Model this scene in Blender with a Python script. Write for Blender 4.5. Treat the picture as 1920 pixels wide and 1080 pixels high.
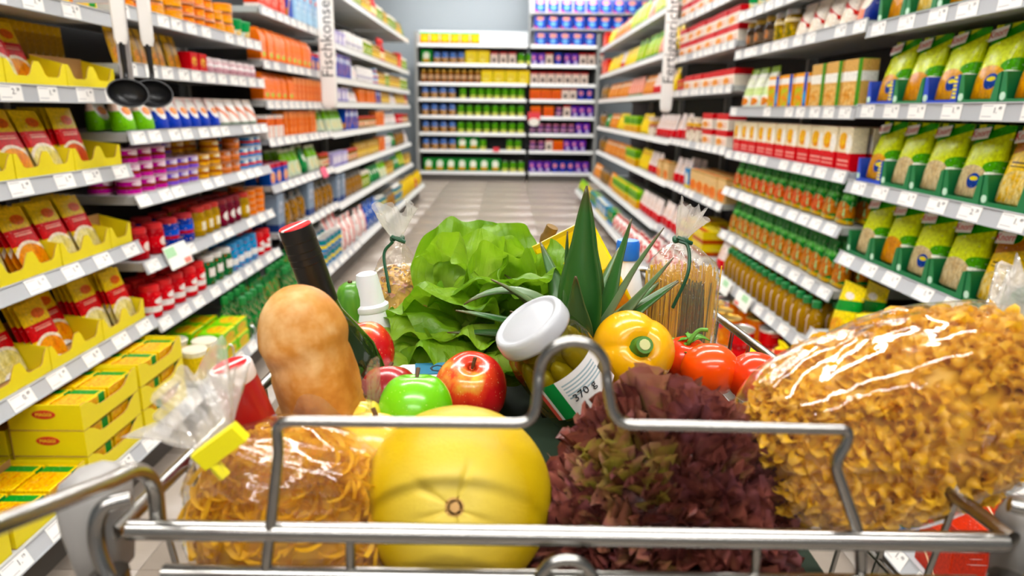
import bpy, math, random
from mathutils import Vector, Matrix, noise as mnoise
random.seed(7)
for o in list(bpy.data.objects): bpy.data.objects.remove(o)
SC = bpy.context.scene
COL = SC.collection
PI = math.pi

# ------------------------------------------------------------------ camera, world, light, exposure
FPX = 1300.0
def setup_camera():
    d = Vector(((950-960)/FPX, (540-205)/FPX, -1.0)).normalized()      # aisle direction seen from the camera
    r = math.radians(0.6)
    u = Vector((math.sin(r), math.cos(r), 0)); u = (u - d*u.dot(d)).normalized()
    x = d.cross(u)
    m = Matrix((x, d, u)).to_4x4()
    m.translation = Vector((0, 0, 1.12))
    cd = bpy.data.cameras.new('camera')
    cd.sensor_width = 36.0; cd.lens = FPX/1920*36.0
    cd.clip_start = 0.02; cd.clip_end = 60
    cd.dof.use_dof = True; cd.dof.focus_distance = 0.80; cd.dof.aperture_fstop = 4.6
    cam = bpy.data.objects.new('camera', cd); cam.matrix_world = m
    COL.objects.link(cam); SC.camera = cam
setup_camera()
W = bpy.data.worlds.new('store_ambient'); SC.world = W; W.use_nodes = True
W.node_tree.nodes['Background'].inputs[0].default_value = (1.0, 0.98, 0.95, 1)
W.node_tree.nodes['Background'].inputs[1].default_value = 0.32
LAMP_STRENGTH = 49.0
SC.view_settings.view_transform = 'Standard'
SC.view_settings.look = 'None'
SC.view_settings.gamma = 1.0
SC.view_settings.use_curve_mapping = False
SC.view_settings.exposure = -0.03

# ------------------------------------------------------------------ materials
def lin(c):
    if isinstance(c, str):
        c = c.lstrip('#'); c = [int(c[i:i+2], 16)/255 for i in (0, 2, 4)]
    return tuple((v/12.92 if v <= 0.04045 else ((v+0.055)/1.055)**2.4) for v in c[:3]) + (1.0,)
MATS = {}
class NT:
    def __init__(s, name):
        s.m = bpy.data.materials.new(name); s.m.use_nodes = True
        s.t = s.m.node_tree; s.b = s.t.nodes['Principled BSDF']; s.out = s.t.nodes['Material Output']
    def n(s, t, **k):
        o = s.t.nodes.new(t)
        for a, v in k.items(): setattr(o, a, v)
        return o
    def l(s, a, b): s.t.links.new(a, b)
    def math(s, op, a, b=None, c=None):
        o = s.n('ShaderNodeMath', operation=op)
        for i, v in enumerate((a, b, c)):
            if v is None: continue
            if isinstance(v, (int, float)): o.inputs[i].default_value = v
            else: s.l(v, o.inputs[i])
        return o.outputs[0]
    def vmath(s, op, a, b=None):
        o = s.n('ShaderNodeVectorMath', operation=op)
        for i, v in enumerate((a, b)):
            if v is None: continue
            if isinstance(v, tuple): o.inputs[i].default_value = v
            else: s.l(v, o.inputs[i])
        return o.outputs['Value'] if op == 'LENGTH' else o.outputs[0]
    def mix(s, f, a, b):
        o = s.n('ShaderNodeMix', data_type='RGBA')
        if isinstance(f, (int, float)): o.inputs[0].default_value = f
        else: s.l(f, o.inputs[0])
        for i, v in ((6, a), (7, b)):
            if isinstance(v, tuple): o.inputs[i].default_value = v
            else: s.l(v, o.inputs[i])
        return o.outputs[2]
    def noise(s, vec, scale, detail=2.0, rough=0.5, dist=0.0):
        o = s.n('ShaderNodeTexNoise'); o.inputs['Scale'].default_value = scale
        o.inputs['Detail'].default_value = detail; o.inputs['Roughness'].default_value = rough
        o.inputs['Distortion'].default_value = dist
        if vec is not None: s.l(vec, o.inputs['Vector'])
        return o.outputs[0]
    def ramp(s, f, stops):
        o = s.n('ShaderNodeValToRGB'); e = o.color_ramp.elements
        while len(e) < len(stops): e.new(0.5)
        for i, (p, c) in enumerate(stops): e[i].position = p; e[i].color = lin(c) if not isinstance(c, tuple) else c
        s.l(f, o.inputs[0]); return o.outputs[0]
    def bump(s, h, strength=0.3, dist=0.01):
        o = s.n('ShaderNodeBump'); o.inputs['Strength'].default_value = strength; o.inputs['Distance'].default_value = dist
        s.l(h, o.inputs['Height']); s.l(o.outputs[0], s.b.inputs['Normal']); return o.outputs[0]
    def coord(s, which='Generated'): return s.n('ShaderNodeTexCoord').outputs[which]
def mat(name, col, rough=0.5, metal=0.0, spec=0.5, **kw):
    if name in MATS: return MATS[name]
    t = NT(name); t.b.inputs['Base Color'].default_value = lin(col)
    t.b.inputs['Roughness'].default_value = rough; t.b.inputs['Metallic'].default_value = metal
    t.b.inputs['Specular IOR Level'].default_value = spec
    for k, v in kw.items(): t.b.inputs[k].default_value = v
    MATS[name] = t.m; return t.m
def print_mat(name, base, ops=(), rough=0.35, spec=0.14):
    """flat print on packaging, laid out on the pack's own width (0..1) and height (0..1)"""
    if name in MATS: return MATS[name]
    t = NT(name); g = t.coord(); sp = t.n('ShaderNodeSeparateXYZ'); t.l(g, sp.inputs[0])
    up = t.n('ShaderNodeSeparateXYZ'); t.l(t.coord('Normal'), up.inputs[0])     # the top of a pack carries print too
    tp = t.math('GREATER_THAN', up.outputs[2], 0.8)
    x, z = sp.outputs[0], t.math('ADD', sp.outputs[2], t.math('MULTIPLY', tp, t.math('SUBTRACT', sp.outputs[1], sp.outputs[2])))
    cb = t.n('ShaderNodeCombineXYZ'); t.l(x, cb.inputs[0]); t.l(sp.outputs[1], cb.inputs[1]); t.l(z, cb.inputs[2]); g = cb.outputs[0]
    c = lin(base)
    def ell(cx, cz, rx, rz):
        v = t.vmath('SUBTRACT', g, (cx, 0, cz)); v = t.vmath('MULTIPLY', v, (1/rx, 0, 1/rz))
        return t.math('LESS_THAN', t.vmath('LENGTH', v), 1.0)
    def cmp(a, lo, hi): return t.math('COMPARE', a, (lo+hi)/2, (hi-lo)/2)
    for op in ops:
        k = op[0]
        if k == 'b': f = cmp(z, op[1], op[2]); col = lin(op[3])
        elif k == 'c': f = cmp(x, op[1], op[2]); col = lin(op[3])
        elif k == 'r': f = t.math('MULTIPLY', cmp(x, op[1], op[2]), cmp(z, op[3], op[4])); col = lin(op[5])
        elif k == 'e': f = ell(*op[1:5]); col = lin(op[5])
        elif k == 'd': f = cmp(t.math('MULTIPLY_ADD', x, op[1], z), op[2], op[3]); col = lin(op[4])
        elif k == 'f':   # food picture: an ellipse of two mottled tones
            f = ell(*op[1:5]); nz = t.noise(g, op[7] if len(op) > 7 else 9, 2)
            col = t.mix(t.math('MULTIPLY_ADD', nz, 3.0, -1.0), lin(op[5]), lin(op[6]))
        elif k == 'n':   # small mottled print
            f = t.math('GREATER_THAN', t.noise(g, op[1], 1), op[2]); col = lin(op[3])
        elif k == 'l':   # rows of fine print
            m1 = t.math('MULTIPLY', cmp(x, op[1], op[2]), cmp(z, op[3], op[4]))
            w = t.math('GREATER_THAN', t.math('SINE', t.math('MULTIPLY', z, op[6])), 0.2)
            f = t.math('MULTIPLY', m1, w); col = lin(op[5])
        c = t.mix(f, c, col)
    if name not in ('shipping_carton', 'print_drink', 'jar_label'):    # small mottled print and lettering all over the pack
        nz = t.noise(g, 17, 2, 0.7)
        hs = t.n('ShaderNodeHueSaturation'); t.l(t.math('MULTIPLY_ADD', nz, 1.3, 0.30), hs.inputs['Value']); hs.inputs['Saturation'].default_value = 1.2
        if isinstance(c, tuple): hs.inputs['Color'].default_value = c
        else: t.l(c, hs.inputs['Color'])
        c = hs.outputs[0]
        wd = t.math('MULTIPLY', t.math('GREATER_THAN', t.noise(t.vmath('MULTIPLY', g, (14, 1, 34)), 1.0, 1), 0.72), 0.30)
        c = t.mix(wd, c, lin('f2ece0'))
    if isinstance(c, tuple): t.b.inputs['Base Color'].default_value = c
    else: t.l(c, t.b.inputs['Base Color'])
    t.b.inputs['Roughness'].default_value = rough; t.b.inputs['Specular IOR Level'].default_value = spec
    MATS[name] = t.m; return t.m
def two_sided(t, fr, ior=1.5):
    """a thin sheet reflects alike on both faces"""
    g = t.n('ShaderNodeNewGeometry'); t.l(t.math('MULTIPLY_ADD', g.outputs['Backfacing'], 1/ior-ior, ior), fr.inputs[0])
def film_mat(name, haze=0.1, tint='ffffff', crinkle=0.6, scale=60, gloss=1.0):
    """clear cellophane: see-through, glossy, a little milky where it is bunched"""
    if name in MATS: return MATS[name]
    t = NT(name); t.t.nodes.remove(t.b)
    tr = t.n('ShaderNodeBsdfTransparent'); tr.inputs[0].default_value = lin(tint)
    gl = t.n('ShaderNodeBsdfGlossy'); gl.inputs[0].default_value = (1, 1, 1, 1); gl.inputs['Roughness'].default_value = 0.08
    df = t.n('ShaderNodeBsdfTranslucent'); df.inputs[0].default_value = lin('f4f2ee')
    d2 = t.n('ShaderNodeBsdfDiffuse'); d2.inputs[0].default_value = lin('f4f2ee')
    bp = t.n('ShaderNodeBump'); bp.inputs['Strength'].default_value = crinkle; bp.inputs['Distance'].default_value = 0.006
    nz = t.noise(t.coord('Object'), scale, 3, 0.6, 0.8); t.l(nz, bp.inputs['Height'])
    for q in (gl, df, d2): t.l(bp.outputs[0], q.inputs['Normal'])
    fr = t.n('ShaderNodeFresnel'); t.l(bp.outputs[0], fr.inputs['Normal']); two_sided(t, fr)
    m0 = t.n('ShaderNodeMixShader'); m0.inputs[0].default_value = 0.5; t.l(df.outputs[0], m0.inputs[1]); t.l(d2.outputs[0], m0.inputs[2])
    m1 = t.n('ShaderNodeMixShader'); m1.inputs[0].default_value = haze; t.l(tr.outputs[0], m1.inputs[1]); t.l(m0.outputs[0], m1.inputs[2])
    m2 = t.n('ShaderNodeMixShader'); t.l(t.math('MULTIPLY', fr.outputs[0], gloss), m2.inputs[0]); t.l(m1.outputs[0], m2.inputs[1]); t.l(gl.outputs[0], m2.inputs[2])
    t.l(m2.outputs[0], t.out.inputs[0]); MATS[name] = t.m; return t.m

# ------------------------------------------------------------------ mesh builder
class MB:
    def __init__(s): s.v = []; s.f = []; s.m = []; s.col = None
    def add(s, v, f, m=0):
        o = len(s.v); s.v += [tuple(p) for p in v]; s.f += [tuple(i+o for i in q) for q in f]
        s.m += (m if isinstance(m, list) else [m]*len(f)); return s
    def box(s, c, d, m=0, rot=None):
        x, y, z = d[0]/2, d[1]/2, d[2]/2
        v = [Vector(p) for p in ((-x,-y,-z),(x,-y,-z),(x,y,-z),(-x,y,-z),(-x,-y,z),(x,-y,z),(x,y,z),(-x,y,z))]
        if rot is not None: v = [rot @ p for p in v]
        v = [p+Vector(c) for p in v]
        return s.add(v, [(0,3,2,1),(4,5,6,7),(0,1,5,4),(1,2,6,5),(2,3,7,6),(3,0,4,7)], m)
    def loft(s, rings, m=0, cap0=True, cap1=True, closed=True):
        n = len(rings[0]); v = [p for r in rings for p in r]; f = []; mm = []
        for i in range(len(rings)-1):
            for j in range(n if closed else n-1):
                k = (j+1) % n; f.append((i*n+j, i*n+k, (i+1)*n+k, (i+1)*n+j)); mm.append(m[i] if isinstance(m, list) else m)
        if cap0: f.append(tuple(range(n-1, -1, -1))); mm.append(m[0] if isinstance(m, list) else m)
        if cap1: f.append(tuple(range((len(rings)-1)*n, len(rings)*n))); mm.append(m[-1] if isinstance(m, list) else m)
        return s.add(v, f, mm)
    def lathe(s, prof, n=20, m=0, fn=None):
        """prof: [(radius, height)]; m: one index or one per segment"""
        rings = []
        for r, z in prof:
            ring = []
            for j in range(n):
                a = 2*PI*j/n; p = Vector((r*math.cos(a), r*math.sin(a), z))
                ring.append(fn(p, a, r, z) if fn else p)
            rings.append(ring)
        return s.loft(rings, m)
    def tube(s, path, r, n=8, m=0, closed=False, cap=True):
        P = [Vector(p) for p in path]; k = len(P); rings = []; up = None
        for i, p in enumerate(P):
            if closed: t = (P[(i+1) % k]-P[i-1])
            else: t = P[min(i+1, k-1)]-P[max(i-1, 0)]
            t.normalize()
            if up is None: up = Vector((0,0,1)) if abs(t.z) < 0.9 else Vector((1,0,0))
            a = t.cross(up); a.normalize(); b = a.cross(t); b.normalize(); up = b
            rr = r[i] if isinstance(r, (list, tuple)) else r
            rings.append([p+(a*math.cos(2*PI*j/n)+b*math.sin(2*PI*j/n))*rr for j in range(n)])
        if closed: rings.append(rings[0])
        return s.loft(rings, m, cap and not closed, cap and not closed)
    def grid(s, fn, nu, nv, m=0, wrap=False):
        v = [fn(i/(nu-1) if not wrap else i/nu, j/(nv-1)) for j in range(nv) for i in range(nu)]
        f = [(j*nu+i, j*nu+(i+1) % nu, (j+1)*nu+(i+1) % nu, (j+1)*nu+i) for j in range(nv-1) for i in range(nu if wrap else nu-1)]
        return s.add(v, f, m)
    def mesh(s, name, mats, smooth=True, sharp=38):
        me = bpy.data.meshes.new(name); me.from_pydata([tuple(p) for p in s.v], [], s.f)
        for q in (mats if isinstance(mats, (list, tuple)) else [mats]): me.materials.append(q)
        me.polygons.foreach_set('material_index', s.m)
        me.polygons.foreach_set('use_smooth', [smooth]*len(s.f))
        if s.col:
            at = me.color_attributes.new('Col', 'FLOAT_COLOR', 'POINT')
            at.data.foreach_set('color', [x for c in s.col for x in c])
        me.update()
        if smooth and sharp: me.set_sharp_from_angle(angle=math.radians(sharp))
        return me
def rect_ring(w, d, z, c, y0=0.0):
    x, y = w/2, d/2
    return [Vector(p) for p in ((-x+c,-y+y0,z),(x-c,-y+y0,z),(x,-y+c+y0,z),(x,y-c+y0,z),(x-c,y+y0,z),(-x+c,y+y0,z),(-x,y-c+y0,z),(-x,-y+c+y0,z))]
def rbox(mb, w, d, h, c=0.002, z0=0.0, m=0):
    return mb.loft([rect_ring(w-2*c, d-2*c, z0, c), rect_ring(w, d, z0+c, c), rect_ring(w, d, z0+h-c, c), rect_ring(w-2*c, d-2*c, z0+h, c)], m)
def fillet(path, rad, n=5):
    P = [Vector(p) for p in path]; out = [P[0]]
    for i in range(1, len(P)-1):
        a, b, c = P[i-1], P[i], P[i+1]
        r = min(rad, (a-b).length*0.49, (c-b).length*0.49)
        p, q = b+(a-b).normalized()*r, b+(c-b).normalized()*r
        for k in range(n+1):
            t = k/n; out.append(p*(1-t)**2+b*2*t*(1-t)+q*t*t)
    out.append(P[-1]); return out
def spline(path, n=8):
    P = [Vector(p) for p in path]; P = [P[0]*2-P[1]]+P+[P[-1]*2-P[-2]]; out = []
    for i in range(1, len(P)-2):
        for k in range(n):
            t = k/n; a, b, c, d = P[i-1:i+3]
            out.append(0.5*((2*b)+(c-a)*t+(2*a-5*b+4*c-d)*t*t+(3*b-a-3*c+d)*t**3))
    out.append(P[-2]); return out

# ------------------------------------------------------------------ object helpers
def ob(name, me, parent=None, loc=None, rot=None, kind=None):
    o = bpy.data.objects.new(name, me); COL.objects.link(o)
    if parent is not None: o.parent = parent
    if loc is not None: o.location = loc
    if rot is not None: o.rotation_euler = rot
    if kind: o['kind'] = kind
    return o
def tag(o, label, cat, group=None):
    o['label'] = label; o['category'] = cat
    if group: o['group'] = group
    return o
def thing(name, label, cat, loc=(0,0,0), rot=(0,0,0), group=None):
    return tag(ob(name, None, None, loc, rot), label, cat, group)
def along(o, axis, spin=0.0):
    """turn the object's own z axis to point along axis"""
    q = Vector((0,0,1)).rotation_difference(Vector(axis).normalized())
    o.rotation_mode = 'QUATERNION'
    from mathutils import Quaternion
    o.rotation_quaternion = q @ Quaternion((0,0,1), spin)
    return o
TEXTS = {}
def text_mesh(body, size, material, extrude=0.0002, align='CENTER'):
    key = (body, size, material.name, align)
    if key in TEXTS: return TEXTS[key]
    cu = bpy.data.curves.new('lettering', 'FONT'); cu.body = body; cu.size = size; cu.extrude = extrude
    cu.align_x = align; cu.align_y = 'CENTER'; cu.resolution_u = 2
    t = bpy.data.objects.new('lettering_source', cu); COL.objects.link(t)
    dg = bpy.context.evaluated_depsgraph_get()
    me = bpy.data.meshes.new_from_object(t.evaluated_get(dg)); me.name = 'lettering'
    me.materials.clear(); me.materials.append(material)
    bpy.data.objects.remove(t); bpy.data.curves.remove(cu)
    TEXTS[key] = me; return me

# ------------------------------------------------------------------ room shell
def build_room():
    tile = NT('floor_tile'); g = tile.coord('Object'); nz = tile.noise(g, 14, 4, 0.6)
    oi = tile.n('ShaderNodeObjectInfo')
    c = tile.mix(nz, lin('8d8176'), lin('a2968a'))
    c = tile.mix(tile.math('MULTIPLY', oi.outputs['Random'], 0.08), c, lin('968b80'))
    tile.l(c, tile.b.inputs['Base Color']); tile.b.inputs['Roughness'].default_value = 0.30
    sub = mat('floor_joint', '8f857b', 0.3)
    mb = MB(); mb.box((0, 3.5, -0.03), (9, 19, 0.05)); fl = ob('floor', mb.mesh('floor', sub, False), kind='structure')
    mb = MB(); rbox(mb, 0.598, 0.598, 0.006, 0.0003); tm = mb.mesh('floor_tile', tile.m)
    for i in range(-3, 4):
        for j in range(2, 20): ob('floor_tile', tm, fl, (i*0.6, j*0.6, -0.0055))
    wall = mat('wall_grey', '8e979d', 0.7); white = mat('ceiling_white', 'e8e8e4', 0.8)
    for nm, c, d, m in (('wall_back', (0, 12.06, 1.75), (9, 0.1, 3.6), wall), ('wall_left', (-4.5, 3.5, 1.75), (0.1, 17, 3.6), wall),
                        ('wall_right', (4.5, 3.5, 1.75), (0.1, 17, 3.6), wall), ('ceiling', (0, 3.5, 3.6), (9.1, 19, 0.1), white)):
        mb = MB(); mb.box(c, d); ob(nm, mb.mesh(nm, m, False), kind='structure')
    em = NT('lamp_diffuser'); em.t.nodes.remove(em.b); e = em.n('ShaderNodeEmission')
    e.inputs[0].default_value = (1.0, 0.975, 0.94, 1); e.inputs[1].default_value = LAMP_STRENGTH; em.l(e.outputs[0], em.out.inputs[0])
    hm = mat('lamp_housing', 'd8d8d6', 0.5)
    mb = MB(); mb.box((0, 0, 0.045), (3.7, 0.22, 0.05)); house = mb.mesh('lamp_housing', hm, False)
    mb = MB(); mb.box((0, 0, 0.01), (3.6, 0.16, 0.018)); diff = mb.mesh('lamp_diffuser', em.m, False)
    mb = MB(); mb.tube([(0, 0, 0.07), (0, 0, 0.40)], 0.006); rod = mb.mesh('rod', hm)
    names = ('rearmost', 'second', 'third', 'fourth', 'fifth', 'sixth', 'last')
    for k in range(7):
        t = thing('ceiling_light', f'{names[k]} long white fluorescent light hung across the aisle, counted toward the end wall', 'light', (0, -3.3+2.4*k, 3.15), group='ceiling lights')
        ob('housing', house, t); ob('diffuser', diff, t)
        for x in (-1.5, 1.5): ob('rod', rod, t, (x, 0, 0))
build_room()

# ------------------------------------------------------------------ shelving bays
BAY = 1.34
Y0 = {'L': 0.94, 'R': 1.03}
SIDE = {'L': (-1.20, 1), 'R': (1.15, -1)}
LEVELS = {('L', 0): [1.385, 1.16, 0.93, 0.68, 0.425, 0.165], ('L', 1): [1.42, 1.245, 1.03, 0.825, 0.60, 0.395, 0.165],
          ('L', 2): [1.595, 1.34, 1.145, 0.955, 0.715, 0.465, 0.185], ('L', 3): [1.92, 1.555, 1.325, 1.155, 0.945, 0.70, 0.445, 0.19],
          ('R', 0): [1.64, 1.395, 1.145, 0.90, 0.655, 0.375, 0.15], ('R', 1): [1.595, 1.415, 1.14, 0.925, 0.735, 0.505, 0.315, 0.14],
          ('R', 2): [1.72, 1.475, 1.255, 0.935, 0.635, 0.325, 0.13], ('R', 3): [1.855, 1.54, 1.25, 0.925, 0.625, 0.31, 0.13]}
for s_ in 'LR':
    LEVELS[(s_, 4)] = LEVELS[(s_, 5)] = LEVELS[(s_, 3)]
BAYNAME = {('L', 0): 'nearest left bay', ('L', 1): 'left bay past the ladles', ('L', 2): 'left bay before the sign',
           ('L', 3): 'left bay behind the sign', ('L', 4): 'second left bay behind sign', ('L', 5): 'last left bay',
           ('R', 0): 'nearest right bay', ('R', 1): 'second right bay', ('R', 2): 'right bay before the sign',
           ('R', 3): 'right bay behind the sign', ('R', 4): 'second right bay behind sign', ('R', 5): 'last right bay'}
ORD = ['first', 'second', 'third', 'fourth', 'fifth', 'sixth', 'seventh', 'eighth', 'ninth', 'tenth', 'eleventh', 'twelfth', 'thirteenth', 'fourteenth', 'fifteenth', 'sixteenth',
       'seventeenth', 'eighteenth', 'nineteenth', 'twentieth'] + [f'{k}th' for k in range(21, 60)]
def shelf_word(i, n): return 'bottom shelf' if i == n-1 else ('top shelf' if i == 0 else f'{ORD[i]} shelf')
def front_x(side, z):
    """x of the shelf's front edge: lower shelves are deeper"""
    x, s = SIDE[side]
    if side == 'L': return -1.04 if z < 0.25 else (-1.18 if z < 0.5 else x)
    return 0.90 if z < 0.25 else (1.08 if z < 0.40 else x)
M_SHELF = mat('shelf_metal', 'b9bcbc', 0.4, 0.0)
M_RAIL = mat('price_rail', 'b4b7bb', 0.35)
M_RAILW = mat('price_rail_white', 'e6e8e8', 0.3)
M_BACK = mat('back_panel', '17191a', 0.6)
M_POST = mat('upright_grey', '9a9c9a', 0.45)
M_TAG = mat('price_tag_paper', 'f4f2ee', 0.45)
M_INK = mat('ink_black', '1c1c20', 0.6)
M_PLINTH = mat('plinth_dark', '55504b', 0.5)
def make_tags():
    out = []
    for a, b in (('1.', '19'), ('0.', '89'), ('1.', '99'), ('2.', '29'), ('1.', '49')):
        mb = MB(); rbox(mb, 0.082, 0.0016, 0.040, 0.0005)
        base = mb
        for body, sz, x, z in ((a, 0.020, 0.010, 0.022), (b, 0.011, 0.026, 0.027)):
            tm = text_mesh(body, sz, M_INK)
            v = [(p.co.x+x, -0.0011-p.co.z, p.co.y+z) for p in tm.vertices]
            base.add(v, [tuple(q.vertices) for q in tm.polygons], 1)
        for z in (0.033, 0.008): base.box((-0.018, -0.0009, z), (0.036, 0.0004, 0.002), 2)
        out.append(base.mesh('price_tag', [M_TAG, mat('ink_dark', '4a4a50', .6), mat('ink_grey', 'b8b8bc', 0.6)], False))
    return out
TAGS = make_tags()
RMESH = {}
def shelf_bay(side, k):
    x, s = SIDE[side]; lv = LEVELS[(side, k)]; y0 = Y0[side]+BAY*k; rz = PI/2*s
    top = lv[0]+0.35
    root = thing('shelving_bay', f'grey metal supermarket shelving, {BAYNAME[(side, k)]}', 'shelving', (x, y0, 0), group='shelving bays along the aisle')
    xb = -s*0.44
    key = ('back', side, top)
    mb = MB(); mb.box((xb-s*0.01, BAY/2, top/2), (0.02, BAY-0.004, top)); ob('back_panel', mb.mesh('back_panel', M_BACK, False), root)
    mb = MB(); mb.box((xb+s*0.02, 0.02, top/2), (0.05, 0.03, top-0.002)); ob('upright', mb.mesh('upright', M_POST, False), root)
    fx = front_x(side, 0.1)-x
    mb = MB(); mb.box(((xb+fx-s*0.06)/2, BAY/2, 0.055), (abs(fx-s*0.06-xb)-0.03, BAY-0.004, 0.11)); ob('plinth', mb.mesh('plinth', M_PLINTH, False), root)
    for i, z in enumerate(lv):
        fx = front_x(side, z)-x; dep = abs(fx-xb)
        key = ('shelf', side, round(fx, 3))
        if key not in RMESH:
            mb = MB(); mb.box(((xb+fx)/2+s*0.0, BAY/2, -0.014), (dep-0.052, BAY-0.036, 0.028)); RMESH[key] = mb.mesh('shelf', M_SHELF, False)
        sh = ob('shelf', RMESH[key], root, (0, 0, z))
        tilt = -math.radians(4 if z > 1.1 else (14 if z > 0.85 else 24))
        if 'rail' not in RMESH:
            mb = MB(); rbox(mb, BAY-0.008, 0.006, 0.046, 0.0015, -0.023); mb.box((0, -0.0045, 0.021), (BAY-0.012, 0.004, 0.003)); mb.box((0, -0.0045, -0.021), (BAY-0.012, 0.004, 0.003))
            RMESH['rail'] = mb.mesh('price_rail', M_RAIL, False); RMESH['railw'] = mb.mesh('price_rail', M_RAILW, False)
        rail = ob('price_rail', RMESH['railw' if k > 2 else 'rail'], sh, (fx-s*0.012, BAY/2, -0.016), (tilt, 0, rz))
        if k < 3:
            pitch = 0.148 if k == 0 else (0.118 if z > 0.7 else 0.13)
            n = int(BAY/pitch)
            for j in range(n):
                if random.random() < 0.07: continue
                yy = (j+0.5)*BAY/n+random.uniform(-0.018, 0.018)
                if k == 0 and yy < 0.15 and z > 0.3: continue
                nrm = Vector((s*math.cos(tilt), 0, -math.sin(tilt)))
                c = Vector((fx-s*0.012, yy, -0.016))+nrm*0.0042-Vector((-s*math.sin(-tilt), 0, math.cos(tilt)))*0.0195
                ob('price_tag', random.choice(TAGS), sh, c, (tilt, 0, rz))
    return root
for sd in 'LR':
    for k in range(6): shelf_bay(sd, k)

# ------------------------------------------------------------------ packaged goods: one mesh per design
M_TIN = mat('tin_lid', 'c9c8c2', 0.28, 0.9)
M_GOLD = mat('gold_lid', 'c9a544', 0.3, 0.9)
M_CARD = mat('cardboard_inside', 'b98a4e', 0.75)
def colmat(c, rough=0.35): return mat('plain_'+c, c, rough)
def m_box(D, mats):
    mb = MB(); rbox(mb, D['w'], D['d'], D['h'], 0.0018); return mb.mesh(D['n'], mats, True, 25)
def m_can(D, mats):
    r, h = D['w']/2, D['h']; mb = MB()
    mb.lathe([(r*0.9, 0), (r, 0.003), (r*0.985, 0.005), (r*0.985, h-0.005), (r, h-0.003), (r*0.97, h), (r*0.92, h-0.003)], 18, [1, 1, 0, 1, 1, 1, 1])
    return mb.mesh(D['n'], mats)
def m_jar(D, mats):
    r, h = D['w']/2, D['h']; mb = MB()
    mb.lathe([(r*0.8, 0), (r*0.97, 0.004), (r, 0.012), (r, h*0.68), (r*0.93, h*0.77), (r*0.84, h*0.81), (r*0.84, h*0.83),
              (r*0.9, h*0.83), (r*0.9, h*0.985), (r*0.84, h)], 18, [0, 0, 0, 0, 0, 0, 1, 1, 1, 1])
    return mb.mesh(D['n'], mats)
def m_bottle(D, mats):
    r, h = D['w']/2, D['h']; mb = MB()
    mb.lathe([(r*0.85, 0), (r, 0.006), (r, h*0.5), (r*0.85, h*0.6), (r*0.5, h*0.72), (r*0.42, h*0.8), (r*0.42, h*0.82),
              (r*0.56, h*0.82), (r*0.56, h*0.985), (r*0.5, h)], 16, [0, 0, 0, 0, 0, 0, 1, 1, 1, 1])
    return mb.mesh(D['n'], mats)
def m_cup(D, mats):
    r, h = D['w']/2, D['h']; mb = MB()
    mb.lathe([(r*0.74, 0), (r*0.78, 0.003), (r*0.95, h*0.92), (r, h*0.92), (r, h*0.97), (r*0.93, h)], 18, [0, 0, 1, 1, 1, 1])
    return mb.mesh(D['n'], mats)
def lens_ring(w, d, z, n=14, p=1.6, q=0.75):
    out = []
    for j in range(n):
        a = 2*PI*j/n; c, s = math.cos(a), math.sin(a)
        out.append(Vector((w/2*math.copysign(abs(c)**q, c), d/2*math.copysign(abs(s)**p, s), z)))
    return out
def m_pouch(D, mats):
    w, d, h = D['w'], D['d'], D['h']; mb = MB(); R = []
    for t, ww, dd in ((0, 0.94, 0.8), (0.03, 1, 1), (0.25, 0.98, 0.98), (0.5, 0.96, 0.78), (0.72, 0.97, 0.46), (0.88, 1, 0.14), (0.93, 1, 0.05), (1.0, 1, 0.05)):
        R.append(lens_ring(w*ww, max(d*dd, 0.003), h*t, 16, 0.62, 0.62))
    mb.loft(R); return mb.mesh(D['n'], mats, True, 60)
def m_sachet(D, mats):
    w, h = D['w'], D['h']; mb = MB(); R = []
    for t, dd in ((0, 0.002), (0.06, 0.003), (0.2, 0.010), (0.5, 0.013), (0.8, 0.009), (0.94, 0.003), (1, 0.002)):
        R.append(lens_ring(w, dd, h*t, 12, 0.8, 0.5))
    mb.loft(R); return mb.mesh(D['n'], mats, True, 60)
def m_bag(D, mats):
    """soft pillow bag with a gathered top"""
    w, d, h = D['w'], D['d'], D['h']; mb = MB(); R = []
    rnd = random.Random(D['n'])
    for t, ww, dd in ((0, 0.8, 0.7), (0.05, 0.95, 0.95), (0.3, 1, 1), (0.6, 0.97, 0.9), (0.78, 0.75, 0.55), (0.85, 0.55, 0.25), (0.92, 0.7, 0.2), (1, 0.85, 0.16)):
        R.append([p+Vector((rnd.uniform(-1, 1), rnd.uniform(-1, 1), 0))*0.003 for p in lens_ring(w*ww, d*dd, h*t, 12, 1.0)])
    mb.loft(R); return mb.mesh(D['n'], mats, True, 60)
def m_roof(D, mats):
    """carton with a rounded, sloping top"""
    w, d, h = D['w'], D['d'], D['h']; mb = MB(); c = 0.003
    mb.loft([rect_ring(w-2*c, d-2*c, 0, c), rect_ring(w, d, c, c), rect_ring(w, d, h*0.72, c), rect_ring(w*0.96, d*0.7, h*0.86, c), rect_ring(w*0.8, d*0.4, h*0.96, c), rect_ring(w*0.6, d*0.2, h, c)])
    return mb.mesh(D['n'], mats, True, 40)
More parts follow.
